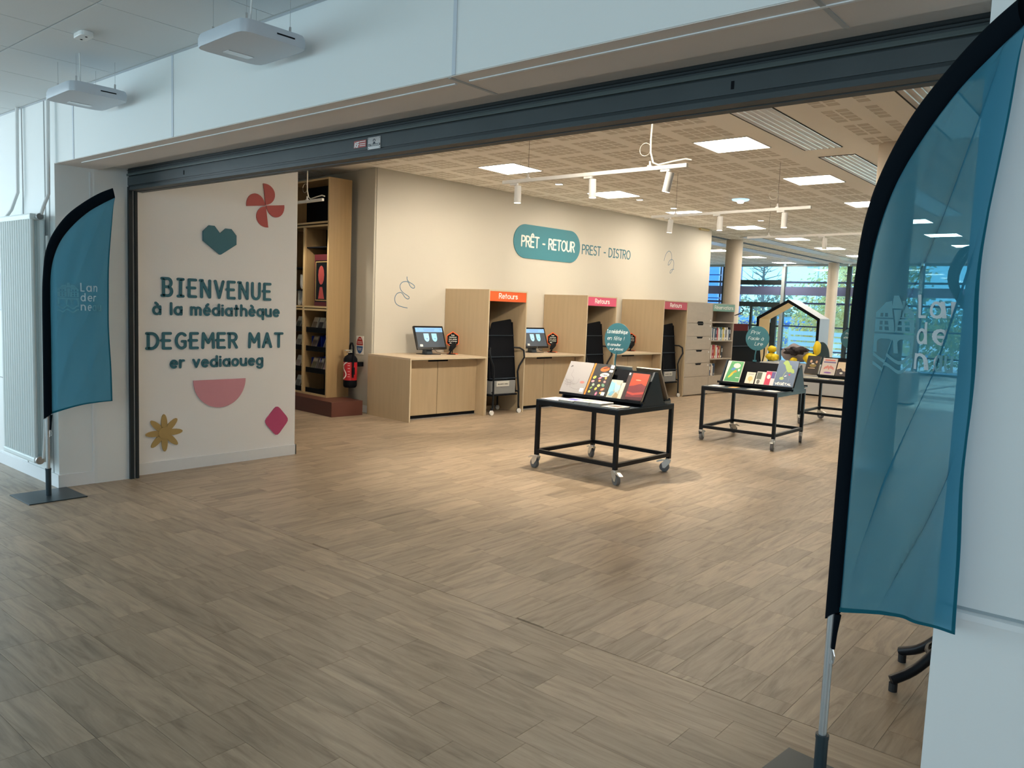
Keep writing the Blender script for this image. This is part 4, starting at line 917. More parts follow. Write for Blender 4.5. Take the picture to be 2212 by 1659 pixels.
bookrow(.665, .03, .50, [BK, WH, CR, RD, DR_, RD, TN, CR, WH, RD, DR_, TN, BK, BK], .25, 'lower reservations shelf', 'books on the lower reservations shelf', 4)
bookrow(.33, .03, .24, [BK, NV, TN, CR, WH], .22, 'lowest reservations shelf', 'books on the lowest reservations shelf', 5)

# wide black book trolley beyond the shelves
wt = empty('book_trolley', L2(-.1, 6.86), G2, 'wide black book trolley with curved handle, right of the reservations shelves', 'trolley')
MB().prism([(-.45, .22), (.05, .22), (-.10, 1.22), (-.35, 1.22)], .015, lambda u, v, w: (u, w, v)).build('side_panel', 'black', wt)
MB().prism([(-.45, .22), (.05, .22), (-.10, 1.22), (-.35, 1.22)], .015, lambda u, v, w: (u, 1.30 + w, v)).build('side_panel', 'navy_black', wt)
MB().add([(.04, 0, .25), (.04, 1.33, .25), (-.11, 1.30, 1.22), (-.11, 0, 1.22), (.02, 0, .25), (.02, 1.33, .25), (-.13, 1.30, 1.22), (-.13, 0, 1.22)], [(0, 1, 2, 3), (7, 6, 5, 4), (0, 4, 5, 1), (1, 5, 6, 2), (2, 6, 7, 3), (3, 7, 4, 0)]).build('front_panel', 'black', wt)
for z, x in ((.90, -.05), (.56, .01)): bx(x - .05, x + .02, .0, 1.30, z, z + .012).build('shelf_lip', 'navy_black', wt)
MB().tube([(-.1, 1.30, .94), (-.05, 1.40, .93), (-.02, 1.46, .88), (-.02, 1.46, .70), (-.02, 1.38, .50), (.0, 1.32, .44)], .014, 8).build('handle', 'black_metal', wt, smooth=True)
for a in (.05, 1.26):
    MB().cyl((-.0, a, .20), (-.0, a, .09), .014, 8).build('leg', 'black_metal', wt); MB().cyl((-.015, a, .045), (.015, a, .045), .045, 16).build('wheel', 'rubber', wt)
    MB().cyl((-.4, a, .22), (-.4, a, .09), .014, 8).build('leg', 'black_metal', wt); MB().cyl((-.415, a, .045), (-.385, a, .045), .045, 16).build('wheel', 'rubber', wt)
ch = empty('chair', (-7.44, 16.69, 0), G2 + R(-40), 'dark red chair back seen behind the black book trolley', 'chair')
MB().prism(rounded([(-.22, 1.02), (.22, 1.02), (.23, 1.35), (-.23, 1.35)], .04), .03, lambda u, v, w: (w + .05 * (1 - (u / .23) ** 2), u, v)).build('backrest', 'maroon', ch); bx(-.36, .02, -.22, .22, .70, .74).build('seat', 'maroon', ch, bevel=.01)
for a, b in ((-.18, .0), (.18, .0)): MB().tube([(b - .02, a, .70), (b + .02, a * .9, 1.1)], .012, 6).build('back_post', 'maroon', ch)
for a in (-.18, .18):
    for b in (-.33, 0): MB().tube([(b, a, .70), (b * 1.15 + .02, a * 1.1, 0)], .013, 6).build('leg', 'black_metal', ch)

# wall graphics: pill sign, words, squiggles, small device
WB = lambda u, v, w: (w, u, v)
def onwall(name, y, z, lab, cat): return empty(name, L2(-.9175, y, z), G2, lab, cat)
t = onwall('wall_sign', 1.36, 2.30, 'teal pill shaped PRÊT - RETOUR sign high on the cream wall', 'sign')
r0 = .265; pp = [(r0 + r0 * cos(R(a)), r0 + r0 * sin(R(a))) for a in range(90, 271, 6)] + [(1.615 - r0 + r0 * cos(R(a)), r0 + r0 * sin(R(a))) for a in range(-90, 91, 6)]
b = MB().prism(pp, .012, WB).build('plate', 'teal_pill', t)
mb = MB(); write(mb, 'PRÊT - RETOUR', .175, .185, 1.29, .160, .0265, .003, lambda u, v, w: (w + .0122, u, v), gap=.15); mb.build('lettering', 'white_paint', b)
t = onwall('wall_words', 3.05, 2.478, 'thin teal words PREST - DISTRO on the cream wall, right of the pill sign', 'lettering')
mb = MB(); write(mb, 'PREST - DISTRO', 0, 0, 1.38, .150, .021, .002, WB, gap=.15); mb.build('lettering', 'teal', t)
sq1 = [(.20, .42), (.205, .38), (.24, .35), (.30, .325), (.335, .30), (.335, .275), (.30, .27), (.26, .295), (.235, .335), (.20, .355), (.13, .345), (.09, .31), (.085, .27), (.105, .23), (.15, .195), (.21, .165), (.245, .145), (.245, .125), (.22, .115), (.17, .14), (.135, .18), (.10, .20), (.04, .185), (.005, .14), (.0, .09), (.03, .04), (.10, .01), (.22, -.01)]
def smooth(pts, n=5):
    out = []
    for i in range(len(pts) - 1):
        for j in range(n): out.append(interp(pts, (i + j / n) / (len(pts) - 1)))
    return out + [pts[-1]]
t = onwall('wall_squiggle', -.905, 1.455, 'thin blue looping squiggle on the wall above the leftmost counter', 'decoration')
MB().add([], []).stroke(smooth(sq1), .0095, .001, WB, 6).build('line', 'squiggle', t)
sq2 = [(0, .26), (.02, .33), (.07, .41), (.14, .455), (.21, .44), (.25, .38), (.255, .31), (.235, .25), (.19, .20), (.15, .185), (.145, .21), (.18, .265), (.24, .30), (.30, .295), (.34, .25), (.345, .19), (.32, .12), (.27, .05), (.23, .035), (.225, .06), (.26, .10), (.32, .115), (.36, .12)]
t = onwall('wall_squiggle', 5.54, 2.27, 'thin blue looping squiggle high on the wall, right of the PREST - DISTRO words', 'decoration')
MB().stroke(smooth(sq2), .0095, .001, WB, 6).build('line', 'squiggle', t)
t = onwall('detector', 6.72, 3.235, 'small yellowish box at the top right end of the cream wall', 'detector')
bx(0, .06, 0, .33, 0, .04).build('housing', colmat((.62, .52, .28)), t, bevel=.006)

# media shelf on its red plinth
SA = G2; S0 = Vector((-8.705, 6.536, 0)); 
def LS(x, y, z=0): return S0 + U2 * x + V2 * y + Vector((0, 0, z))
ms = empty('media_shelf', LS(0, 0), SA, 'tall oak shelving with black shelves standing on a dark red plinth', 'shelf')
MB().box(-1.9, .46, -.21, .27, 0, .194).build('plinth', 'plinth_red', ms, bevel=.003)
ZB, ZT2 = .195, 3.13
bx(-.03, 0, 0, .35, ZB, ZT2).build('side_panel', 'oak', ms); bx(-.03, 0.001, -.0015, 0, ZB, ZT2).build('edge_band', 'oak_edge', ms)
bx(-1.9, -.03, .335, .35, ZB, ZT2).build('back_panel', 'black', ms)
for x in (-.64, -1.26, -1.88): 
    bx(x, x + .045, 0.001, .335, ZB, 2.50).build('upright', 'oak', ms); bx(x, x + .045, -.0015, .001, ZB, 2.50).build('edge_band', 'oak_edge', ms)
bx(-1.15, -1.125, .001, .335, 2.5, ZT2).build('upright', 'oak', ms)
for z in (ZT2 - .025, 2.535, 2.492, 1.362, 1.40, ZB): 
    bx(-1.9, -.03, .001, .335, z, z + .025).build('shelf', 'oak', ms); bx(-1.9, -.03, -.0015, .001, z, z + .025).build('edge_band', 'oak_edge', ms)
def bshelf(x0, x1, z, lip=.07):
    MB().box(x0, x1, .05, .33, z, z + .012).box(x0, x1, .035, .05, z - .02, z + lip - .02).build('black_shelf', 'black', ms)
for x0, x1 in ((-.595, -.03), (-1.215, -.64)):
    if x0 > -1: bx(x0, x1, .03, .335, 2.215, 2.23).build('black_shelf', 'black', ms)
    else:
        for z in (1.94, 1.63): bx(x0, x1, .03, .335, z, z + .015).build('black_shelf', 'black', ms)
    for z in (1.08, .82, .52, .235): bshelf(x0, x1, z)
# word boards on the left bay
for tx, z, off in (('UX', 1.655, -.86), ('DEO', 1.425, -.92)):
    t = empty('word_block', LS(off + 0.0, .10, z), SA, {'UX': 'white block letters UX on the upper black shelf of the left bay', 'DEO': 'white block letters DEO on the lower shelf of the left bay'}[tx], 'lettering')
    lay, tw = layout(tx, .3)
    for c_, x, ss in lay:
        m_ = MB(); [m_.stroke([((x + px) * .125, py * .17 + .02) for px, py in s_], .038, .025, lambda u, v, w: (u, w, v), 6) for s_ in ss]; m_.build('letter', 'white_paint', t)
t = empty('picture_panel', LS(-.42, .05, 1.425), SA, 'dark maroon framed picture standing in the right bay of the shelf', 'picture')
MB().box(0, .36, 0, .03, 0, .70).build('board', 'maroon', t)
b = MB().box(.02, .33, -.002, 0, .06, .62).build('print', 'screen_black', t)
MB().stroke([(.035, .08), (.035, .60), (.315, .60), (.315, .08), (.035, .08)], .012, .001, lambda u, v, w: (u, -.002 - w, v)).build('print_border', 'gold', b)
MB().prism([(.17 + .075 * cos(R(a)), .42 + .13 * sin(R(a))) for a in range(0, 360, 30)], .001, lambda u, v, w: (u, -.002 - w, v)).prism([(.10, .10), (.25, .10), (.20, .26), (.14, .26)], .001, lambda u, v, w: (u, -.002 - w, v)).build('print_shape', 'rust', b)
# disc cases and blue bins
q = random.Random(12)
def case(x, z, c, lab, grp, blue=False):
    o = empty('disc_case', LS(x, .10, z + .013), SA, lab, 'disc case', grp)
    k = .35; f = lambda u, v, w: (u, -.02 + v * k + w, v * .94)
    MB().prism([(0, 0), (.13, 0), (.13, .185), (0, .185)], .014, f).build('case', colmat(c), o)
    MB().prism([(.012, .012), (.118, .012), (.118, .12), (.012, .12)], .0006, lambda u, v, w: f(u, v, -.0008 - w)).build('cover_art', colmat((lambda g: (g * q.uniform(.8, 1.3), g * q.uniform(.8, 1.0), g * q.uniform(.7, 1.0)))(q.uniform(.06, .4))), o)
    MB().prism([(.012, .135), (.118, .135), (.118, .17), (.012, .17)], .0006, lambda u, v, w: f(u, v, -.0008 - w)).build('cover_title', colmat((.6, .58, .5)), o)
side = {0: 'right bay', 1: 'left bay'}; lv = {1.08: 'top media shelf', .82: 'second media shelf', .52: 'third media shelf', .235: 'lowest media shelf'}; pn = ['leftmost', 'middle', 'rightmost']
for bay, xs in ((0, (-.555, -.40, -.245)), (1, (-.98, -.81))):
    for z in (1.08, .82, .52, .235):
        if bay == 0 and z == .235: continue
        for i, x in enumerate(xs):
            if bay == 0 and z in (.82,) and i == 1: continue
            case(x, z, (.62, .60, .55) if z == 1.08 or bay == 1 else (.35, .30, .28), 'clear disc case, %s on the %s of the %s' % (pn[i] if bay == 0 else ('left one', 'right one')[i], lv[z], side[bay]), 'disc cases on the media shelf')
for z, x, nm_ in ((.82, -.585, 'left bin on the second shelf'), (.82, -.33, 'right bin on the second shelf'), (.52, -.585, 'left bin on the third shelf')):
    o = empty('storage_bin', LS(x, .12, z + .013), SA, 'bright blue plastic bin, %s of the right bay' % nm_, 'bin', 'blue bins on the media shelf')
    MB().box(0, .004, 0, .19, 0, .17).box(.236, .24, 0, .19, 0, .17).box(0, .24, .19, .194, 0, .18).box(0, .24, 0, .19, 0, .004).build('body', colmat((.01, .05, .50)), o)
# fire extinguisher and its sign
ex = empty('fire_extinguisher', L2(-1.13, -1.46, .35), G2, 'red fire extinguisher hung on the grey wall beside the shelf', 'fire extinguisher')
MB().lathe([(.075, .0), (.088, .015), (.092, .04), (.092, .10)], (0, 0, 0), 28).build('base_cup', 'black', ex, smooth=True)
bd_ = MB().lathe([(.0915, .095), (.0915, .355), (.080, .39)], (0, 0, 0), 28).build('cylinder', 'red', ex, smooth=True)
MB().lathe([(.094, .345), (.092, .385), (.07, .42), (.035, .445), (.03, .47)], (0, 0, 0), 28).build('shoulder', 'black', ex, smooth=True)
cyl_ = lambda u, v, w: Vector(((.0925 + w) * sin(u / .0925), -(.0925 + w) * cos(u / .0925), v))
m_ = MB(); spts = smooth([(.045, .345), (.0, .32), (-.03, .285), (-.01, .245), (.02, .21), (.03, .17), (.0, .13), (-.05, .115)]); m_.stroke(spts, .016, .0008, cyl_, 6)
for z in (.33, .30, .26, .22, .18, .15): m_.stroke([(-.075, z), (-.05, z)], .004, .0008, cyl_, 0); m_.stroke([(.055, z), (.085, z)], .0035, .0008, cyl_, 0)
m_.build('label_print', 'white_paint', bd_)
MB().tube([(0, 0, .46), (-.02, 0, .51), (.0, -.01, .56), (.035, -.02, .60), (.08, -.03, .60), (.11, -.03, .55), (.112, -.03, .40), (.108, -.03, .22), (.11, -.03, .14)], .0125, 8).build('hose', 'black', ex, smooth=True)
MB().box(-.02, .02, -.05, .02, .465, .48).box(-.015, .015, -.085, .02, .495, .507).build('lever', 'metal', ex, bevel=.003)
MB().cyl((0, .0, .44), (0, 0, .49), .016, 12).build('valve', 'metal', ex, smooth=True); bx(.10, .125, -.045, -.01, .18, .28).build('nozzle', 'black', ex, bevel=.006)
bx(-.03, .03, .085, .19, .28, .34).build('wall_bracket', 'black', ex)
sg = empty('safety_sign', L2(-1.20, -1.2625, .79), G2, 'small white extinguisher notice with red and blue oval on the grey wall', 'sign')
MB().box(-.085, .085, -.004, 0, 0, .25).build('board', 'white_paint', sg)
ov = [(.075 * cos(R(a)), .125 + .115 * sin(R(a))) for a in range(0, 360, 12)]
up_ = [p for p in ov if p[1] >= .115]; lo_ = [p for p in ov if p[1] < .115]
MB().prism(sorted(up_, key=lambda p: math.atan2(p[1] - .125, p[0]) % (2 * pi) if p[1] >= .125 or p[0] > 0 else 4), .001, lambda u, v, w: (u, -.004 - w, v)).build('red_field', 'red', sg)
MB().prism([(.075 * cos(R(a)), .125 + .115 * sin(R(a))) for a in range(186, 355, 8)], .0012, lambda u, v, w: (u, -.004 - w, v)).build('blue_field', colmat((.03, .12, .35)), sg)
m_ = MB(); [m_.stroke([(-a, z), (a, z)], .007, .001, lambda u, v, w: (u, -.0052 - w, v), 4) for a, z in ((.03, .21), (.05, .17), (.055, .15), (.045, .08), (.04, .06))]; m_.build('print_lines', 'white_paint', sg)

# ------------------------------------------------------------------ display tables on castors
def castor(parent, x, y, rz, brake=True):
    q = Matrix.Rotation(rz, 3, 'Z'); f = lambda v: q @ Vector(v) + Vector((x, y, 0))
    c = MB().cyl((x, y, .114), (x, y, .13), .024, 12).build('castor', 'chrome', parent, smooth=True)
    w = MB(); w.cyl(f((.030, -.016, .046)), f((.030, .016, .046)), .046, 24); w.build('wheel', 'rubber', c, smooth=True)
    fk = MB()
    for s in (-.023, .020): fk.prism([(-.028, .118), (.026, .118), (.056, .082), (.044, .036), (.022, .036), (-.016, .080)], .003, lambda u, v, w_: f((u, s + w_, v)))
    fk.prism([(-.028, -.023), (.026, -.023), (.026, .023), (-.028, .023)], .004, lambda u, v, w_: f((u, v, .114 + w_))).build('fork', 'chrome', c)
    if brake: MB().prism([(.020, .112), (.095, .088), (.112, .093), (.06, .118), (.020, .118)], .038, lambda u, v, w_: f((u, w_ - .017, v))).build('brake_lever', 'chrome', c, bevel=.001)
TW = .93
def table(loc, rz, lab, crz):
    t = empty('display_table', loc, rz, lab, 'table', 'black display tables on castors')
    bx(0, TW, 0, TW, .648, .66).build('table_top', 'navy_black', t, bevel=.002)
    MB().box(0, TW, 0, .035, .610, .648).box(0, TW, TW - .035, TW, .610, .648).box(0, .035, .035, TW - .035, .610, .648).box(TW - .035, TW, .035, TW - .035, .610, .648).build('top_frame', 'black_metal', t)
    for x in (0, TW - .035):
        for y in (0, TW - .035): bx(x, x + .035, y, y + .035, .13, .610).build('leg', 'black_metal', t)
    for a in ((.035, TW - .035, 0, .035), (.035, TW - .035, TW - .035, TW), (0, .035, .035, TW - .035), (TW - .035, TW, .035, TW - .035)): bx(*a, .15, .185).build('stretcher', 'black_metal', t)
    for (x, y), r_ in zip(((.02, .02), (TW - .02, .02), (TW - .02, TW - .02), (.02, TW - .02)), crz): castor(t, x, y, r_)
    return t
def stand(loc, rz, lab):
    t = empty('book_stand', loc, rz, lab, 'book stand', 'black tent shaped book stands')
    pr_ = [(0, 0), (.385, 0), (.245, .305), (.195, .305)]
    for x in (.005, TW - .023): MB().prism(pr_, .018, lambda u, v, w: (x + w, u, v)).build('end_panel', 'navy_black', t)
    for s in (0, 1):
        m = (lambda y: y) if s == 0 else (lambda y: .44 - y)
        MB().add([(x, m(y), z) for x, y, z in ((.02, .045, .02), (TW - .02, .045, .02), (TW - .02, .205, .300), (.02, .205, .300), (.02, .055, .02), (TW - .02, .055, .02), (TW - .02, .215, .300), (.02, .215, .300))], [(0, 1, 2, 3), (7, 6, 5, 4), (0, 4, 5, 1), (1, 5, 6, 2), (2, 6, 7, 3), (3, 7, 4, 0)]).build('sloping_board', 'black', t)
        a, b = sorted((m(-.035), m(.05))); MB().box(.003, TW - .003, a, b, .030, .040).build('tray', 'black_metal', t)
        a, b = sorted((m(-.040), m(-.035))); MB().box(.003, TW - .003, a, b, .030, .055).build('tray_lip', 'black_metal', t)
    return t
LEAN = (.16, .28)      # slope of the board: dy, dz
def leanbook(par_loc, rz, x, w, h, th, cover, lab, grp, art=None, front=-.020, lift=.041, spine=None):
    """book leaning on the front board; local frame of the stand"""
    ln = math.hypot(*LEAN); sy, sz = LEAN[0] / ln, LEAN[1] / ln
    o = empty('book', par_loc, rz, lab, 'book', grp)
    f = lambda u, v, q: Vector((x + u, front + v * sy + q * sz, lift + v * sz - q * sy + .012))
    c = MB().prism([(0, 0), (w, 0), (w, h), (0, h)], th, f).build('cover', colmat(cover), o, bevel=.0008)
    MB().prism([(.004, -.0006), (w - .002, -.0006), (w - .002, h + .0006), (.004, h + .0006)], th - .006, lambda u, v, q: f(u, v, q + .003)).add([f(w + .0006, .003, .003), f(w + .0006, h - .003, .003), f(w + .0006, h - .003, th - .003), f(w + .0006, .003, th - .003)], [(0, 1, 2, 3)]).build('pages', 'pages', o)
    if spine is not None: MB().prism([(0, 0), (spine[0], 0), (spine[0], h), (0, h)], .0006, lambda u, v, q: f(u, v, -.0006 + q)).build('spine_band', colmat(spine[1]), c)
    if art: art(lambda u, v, q=0: f(u, v, -.0012 - q * .0005), c, w, h)
    return o
def flat(loc, rz, w, d, th, c, lab, grp, n=1, top=None):
    o = empty('booklet', loc, rz, lab, 'book', grp)
    bx(0, w, 0, d, th - .001, th).build('cover', colmat(c), o); bx(.001, w - .002, .001, d - .001, 0, th - .001).build('pages', 'paper', o)
    if top: bx(w * .15, w * .85, d * .3, d * .75, th, th + .0005).build('cover_art', colmat(top), o)
    return o
T1, T2, T3 = Vector((-4.54, 5.815, 0)), Vector((-4.305, 8.735, 0)), Vector((-4.08, 11.38, 0))
R1, R2, R3 = R(-2), R(.5), R(1)
table(T1, R1, 'black metal display table on castors nearest the camera', (R(170), R(-25), R(200), R(150)))
table(T2, R2, 'second black metal display table, the one with the green and blue books', (R(95), R(-80), R(-70), R(60)))
table(T3, R3, 'third black metal display table, half hidden by the right hand flag', (R(-60), R(-20), R(10), R(-10)))
def at(T, rz, x, y, z=0): return T + Matrix.Rotation(rz, 3, 'Z') @ Vector((x, y, z))
S1, S2, S3 = at(T1, R1, 0, .375, .6605), at(T2, R2, .06, .33, .6605), at(T3, R3, .14, .33, .6605)
stand(S1, R1, 'black tent shaped book stand on the nearest table'); stand(S2, R2, 'black tent shaped book stand on the second table'); stand(S3, R3, 'black tent shaped book stand on the third table')
def dab(f, c, pts, col, name='cover_art', lvl=0): MB().prism(pts, .0004, lambda u, v, w: f(u, v, lvl + w * 100)).build(name, colmat(col), c)
def ell(cx, cy, rx, ry, a=0, n=14): return [(cx + rx * cos(t) * cos(a) - ry * sin(t) * sin(a), cy + rx * cos(t) * sin(a) + ry * sin(t) * cos(a)) for t in [2 * pi * i / n for i in range(n)]]
def art_map(f, c, w, h):
    q = random.Random(4); m = MB()
    for i in range(9):
        x, y = q.uniform(.1, .75) * w, q.uniform(.12, .6) * h; pts = [(x, y)]; a = q.uniform(0, 6)
        for k in range(7):
            a += q.uniform(-.5, .5); x += cos(a) * .017; y += sin(a) * .013; pts.append((min(max(x, .01), w - .012), min(max(y, .012), h - .01)))
        m.stroke(pts, .0026, .0004, lambda u, v, z: f(u, v, z * 100), 0)
    m.build('cover_drawing', colmat((.22, .20, .21)), c)
    dab(f, c, ell(w * .80, h * .36, .026, .013), (.55, .18, .16)); dab(f, c, [(w * .80, .02), (w * .95, .02), (w * .95, .06), (w * .80, .06)], (.7, .7, .7)); m = MB(); m.stroke([(w * .11, h * .82), (w * .15, h * .86), (w * .17, h * .84)], .008, .0004, lambda u, v, z: f(u, v, z * 100), 6); m.build('cover_mark', colmat((.05, .05, .05)), c)
def art_food(f, c, w, h):
    q = random.Random(8)
    cols = [(.55, .55, .12), (.5, .12, .3), (.75, .3, .06), (.25, .4, .12), (.65, .5, .1), (.6, .2, .12), (.35, .45, .35), (.7, .6, .2), (.15, .3, .2), (.5, .3, .35), (.7, .2, .05), (.3, .15, .2)]
    i = 0
    for gy in range(5):
        for gx in range(3):
            x, y = w * (.24 + .28 * gx) + q.uniform(-.012, .012), h * (.08 + .125 * gy) + q.uniform(-.01, .01)
            dab(f, c, ell(x, y, q.uniform(.012, .024), q.uniform(.009, .015), q.uniform(0, 3)), cols[i % 12]); i += 1
            if q.random() < .5: dab(f, c, ell(x, y, .007, .005), (.7, .6, .3), lvl=1)
    dab(f, c, ell(w * .58, h * .84, .050, .026, .2), (.80, .14, .03)); dab(f, c, ell(w * .62, h * .88, .036, .008, .3), (.12, .03, .02), lvl=1)
    dab(f, c, ell(w * .66, h * .66, .052, .022, .1), (.80, .78, .72), lvl=1); m = MB(); write(m, 'Croquez', w * .66 - .036, h * .66 - .007, .072, .016, .0035, .0004, lambda u, v, z: f(u, v, 2 + z * 100), n=0); m.build('cover_title', colmat((.05, .04, .06)), c)
    dab(f, c, [(w * .82, h * .76), (w * .99, h * .76), (w * .99, h * .83), (w * .82, h * .83)], (.8, .8, .78)); dab(f, c, [(w * .82, h * .88), (w * .99, h * .88), (w * .99, h * .98), (w * .82, h * .98)], (.75, .78, .8)); dab(f, c, [(w * .80, .01), (w * .97, .01), (w * .97, .045), (w * .80, .045)], (.6, .72, .78))
def art_sea(f, c, w, h):
    dab(f, c, [(.004, h * .3), (w * .35, h * .22), (w * .5, h * .5), (w * .4, h * .8), (.004, h * .9)], (.24, .50, .64)); dab(f, c, [(w * .35, h * .95), (w * .45, h * .5), (w * .7, h * .3), (w * .97, h * .5), (w * .95, h * .7), (w * .6, h * .75)], (.36, .56, .62)); dab(f, c, [(w * .1, h * .12), (w * .4, h * .1), (w * .6, h * .36), (w * .3, h * .34)], (.16, .40, .58), lvl=1); dab(f, c, [(w * .5, .004), (w * .99, .004), (w * .99, h * .2), (w * .72, h * .33)], (.35, .26, .14), lvl=1)
def art_red(f, c, w, h):
    dab(f, c, [(.045, .004), (w - .004, .004), (w - .004, h - .004), (.045, h - .004)], (.55, .05, .02))
    pts = [(.045, h * .50), (w * .4, h * .53), (w * .62, h * .60), (w * .75, h * .63), (w * .86, h * .58), (w - .004, h * .56), (w - .004, .004), (.045, .004)]
    dab(f, c, pts, (.17, .02, .03), lvl=1); dab(f, c, [(.045, h * .30), (w * .5, h * .26), (w - .004, h * .34), (w - .004, h * .26), (w * .5, h * .18), (.045, h * .24)], (.42, .05, .04), lvl=2); dab(f, c, [(.045, .004), (w - .004, .004), (w - .004, h * .14), (.045, h * .10)], (.06, .01, .02), lvl=2)
    dab(f, c, [(.10, h * .86), (w * .85, h * .86), (w * .85, h * .885), (.10, h * .885)], (.45, .04, .03), lvl=1, name='cover_title'); dab(f, c, ell(w * .55, h * .74, .03, .005), (.85, .3, .2), lvl=1); dab(f, c, [(.005, h * .9), (.022, h * .9), (.022, h * .985), (.005, h * .985)], (.8, .8, .8))
gb = 'books displayed on the nearest table'
leanbook(S1, R1, -.010, .285, .335, .016, (.34, .33, .34), 'large pale grey book with fine map drawing, leftmost on the nearest stand', gb, art_map)
leanbook(S1, R1, .285, .235, .335, .020, (.028, .030, .034), 'black book covered in coloured fruit and vegetables with an orange spine', gb, art_food, spine=(.018, (.85, .22, .03)))
leanbook(S1, R1, .54, .125, .185, .016, (.44, .46, .42), 'small pale blue watercolour book in the middle of the nearest stand', gb, art_sea)
leanbook(S1, R1, .655, .05, .165, .012, (.62, .58, .48), 'narrow cream booklet behind the red book on the nearest stand', gb)
leanbook(S1, R1, .700, .225, .275, .022, (.035, .02, .025), 'book with a red sunset landscape cover at the right of the nearest stand', gb, art_red)
def backbook(S_, rz, x, w, h, c, lab, grp):
    o = empty('book', S_, rz, lab, 'book', grp); ln = math.hypot(*LEAN); sy, sz = LEAN[0] / ln, LEAN[1] / ln
    f = lambda u, v, q: Vector((x + u, .46 - v * sy - q * sz, .053 + v * sz - q * sy))
    MB().prism([(0, 0), (w, 0), (w, h), (0, h)], .020, f).build('cover', colmat(c), o); MB().prism([(.003, -.0006), (w + .0006, -.0006), (w + .0006, h + .0006), (.003, h + .0006)], .014, lambda u, v, q: f(u, v, q + .003)).build('pages', 'pages', o)
backbook(S1, R1, .66, .262, .325, (.30, .22, .15), 'brown edged book leaning on the far side of the nearest stand, right end', gb)
backbook(S1, R1, .36, .25, .322, (.60, .60, .58), 'pale book on the far side of the nearest stand, only its top edge showing', gb)
gf = 'booklets lying on the nearest table'
for i, (x, y, w, d, th, c, tp, rz, lab) in enumerate([(.02, .035, .20, .24, .005, (.50, .46, .55), (.35, .35, .6), .03, 'thin lilac booklet flat at the left end of the nearest table'),
        (.24, .03, .17, .24, .019, (.62, .62, .66), (.10, .10, .45), -.04, 'booklet with blue cover print, second from the left on the nearest table'),
        (.425, .025, .16, .22, .026, (.68, .66, .64), (.55, .35, .3), .05, 'thick pale booklet in the middle of the front row of the nearest table'),
        (.60, .03, .12, .20, .028, (.72, .70, .62), None, 0., 'cream thick booklet, second from the right on the nearest table'),
        (.73, .02, .17, .20, .012, (.68, .64, .60), (.12, .08, .07), -.05, 'booklet with a dark print at the right front corner of the nearest table')]):
    flat(at(T1, R1, x, y, .6605), R1 + rz, w, d, th, c, lab, gf, top=tp)
flat(at(T1, R1, .66, .805, .6605), R1 + .02, .24, .115, .03, (.10, .09, .08), 'dark booklet lying lowest at the right rear of the nearest table', gf)
flat(at(T1, R1, .68, .80, .6915), R1 - .05, .20, .12, .012, (.62, .35, .38), 'pink booklet on top of the dark one at the rear of the nearest table', gf)
flat(at(T1, R1, .62, .805, .7045), R1 + .08, .20, .11, .012, (.15, .30, .38), 'blue booklet topmost at the right rear of the nearest table', gf)

def round_sign(T, rz, x, y, ztop, lines, lab, r=.148, tilt=0.):
    t = empty('round_sign', at(T, rz, x, y, ztop), rz + tilt, lab, 'sign', 'round teal handwritten signs')
    MB().tube([(0, 0, 0), (.0, 0, .08), (.012, 0, .16)], .008, 8).box(-.02, .02, -.012, .012, 0, .02).build('stem', 'teal_sign', t)
    b = MB().prism([(.015 + r * cos(2 * pi * i / 48), .285 + r * sin(2 * pi * i / 48)) for i in range(48)], .005, lambda u, v, w: (u, w - .0025, v)).build('disc', 'teal_sign', t)
    mb = MB()
    for tx, u, v, wd, h in lines: write(mb, tx, u + .015, .285 + v, wd, h, .0036, .0006, lambda a, b_, w: (a, -.0026 - w, b_), gap=.12, slant=.22, n=6)
    mb.build('handwriting', 'white_line', b)
round_sign(T1, R1, .475, .575, .966, [("'La médiathèque", -.125, .05, .235, .034), ('en fête !', -.118, -.015, .19, .036), ('(à consulter', -.112, -.068, .15, .022), ('sur place)', -.085, -.108, .15, .022)], 'round teal sign reading La médiathèque en fête, on the nearest table')
round_sign(T2, R2, .42, .535, .966, [('Prix', -.085, .05, .11, .042), ('Facile à', -.115, -.02, .19, .036), ('Lire', -.03, -.085, .10, .040)], 'round teal sign reading Prix Facile à Lire, on the second table')
round_sign(T3, R3, .50, .535, .966, [("l'homme", -.09, .06, .17, .026), ("d'Amérique", -.11, .0, .19, .026), ('du sud', -.03, -.07, .10, .026)], 'round teal sign partly behind the black flag sleeve, on the third table')

def art_green(f, c, w, h):
    dab(f, c, [(w * .06, h * .02), (w * .97, h * .02), (w * .97, h * .98), (w * .22, h * .98)], (.10, .36, .16))
    dab(f, c, ell(w * .62, h * .78, .045, .035), (.72, .68, .62), lvl=1); dab(f, c, ell(w * .45, h * .62, .03, .018, .5), (.10, .25, .55), lvl=1); dab(f, c, ell(w * .5, h * .45, .045, .012, .8), (.75, .55, .08), lvl=1); dab(f, c, ell(w * .38, h * .3, .04, .013, .9), (.70, .62, .08), lvl=1); dab(f, c, ell(w * .6, h * .5, .02, .014), (.72, .25, .08), lvl=1)
    dab(f, c, ell(w * .8, h * .58, .018, .012, 1.5), (.8, .8, .78), lvl=1)
    for i in range(5): dab(f, c, ell(w * (.3 + .14 * i), h * .90 - .012 * (i % 2), .006, .003, i), (.5, .65, .2), lvl=1)
    dab(f, c, [(w * .70, h * .20), (w * .93, h * .20), (w * .93, h * .23), (w * .70, h * .23)], (.8, .82, .75), lvl=1, name='cover_title')
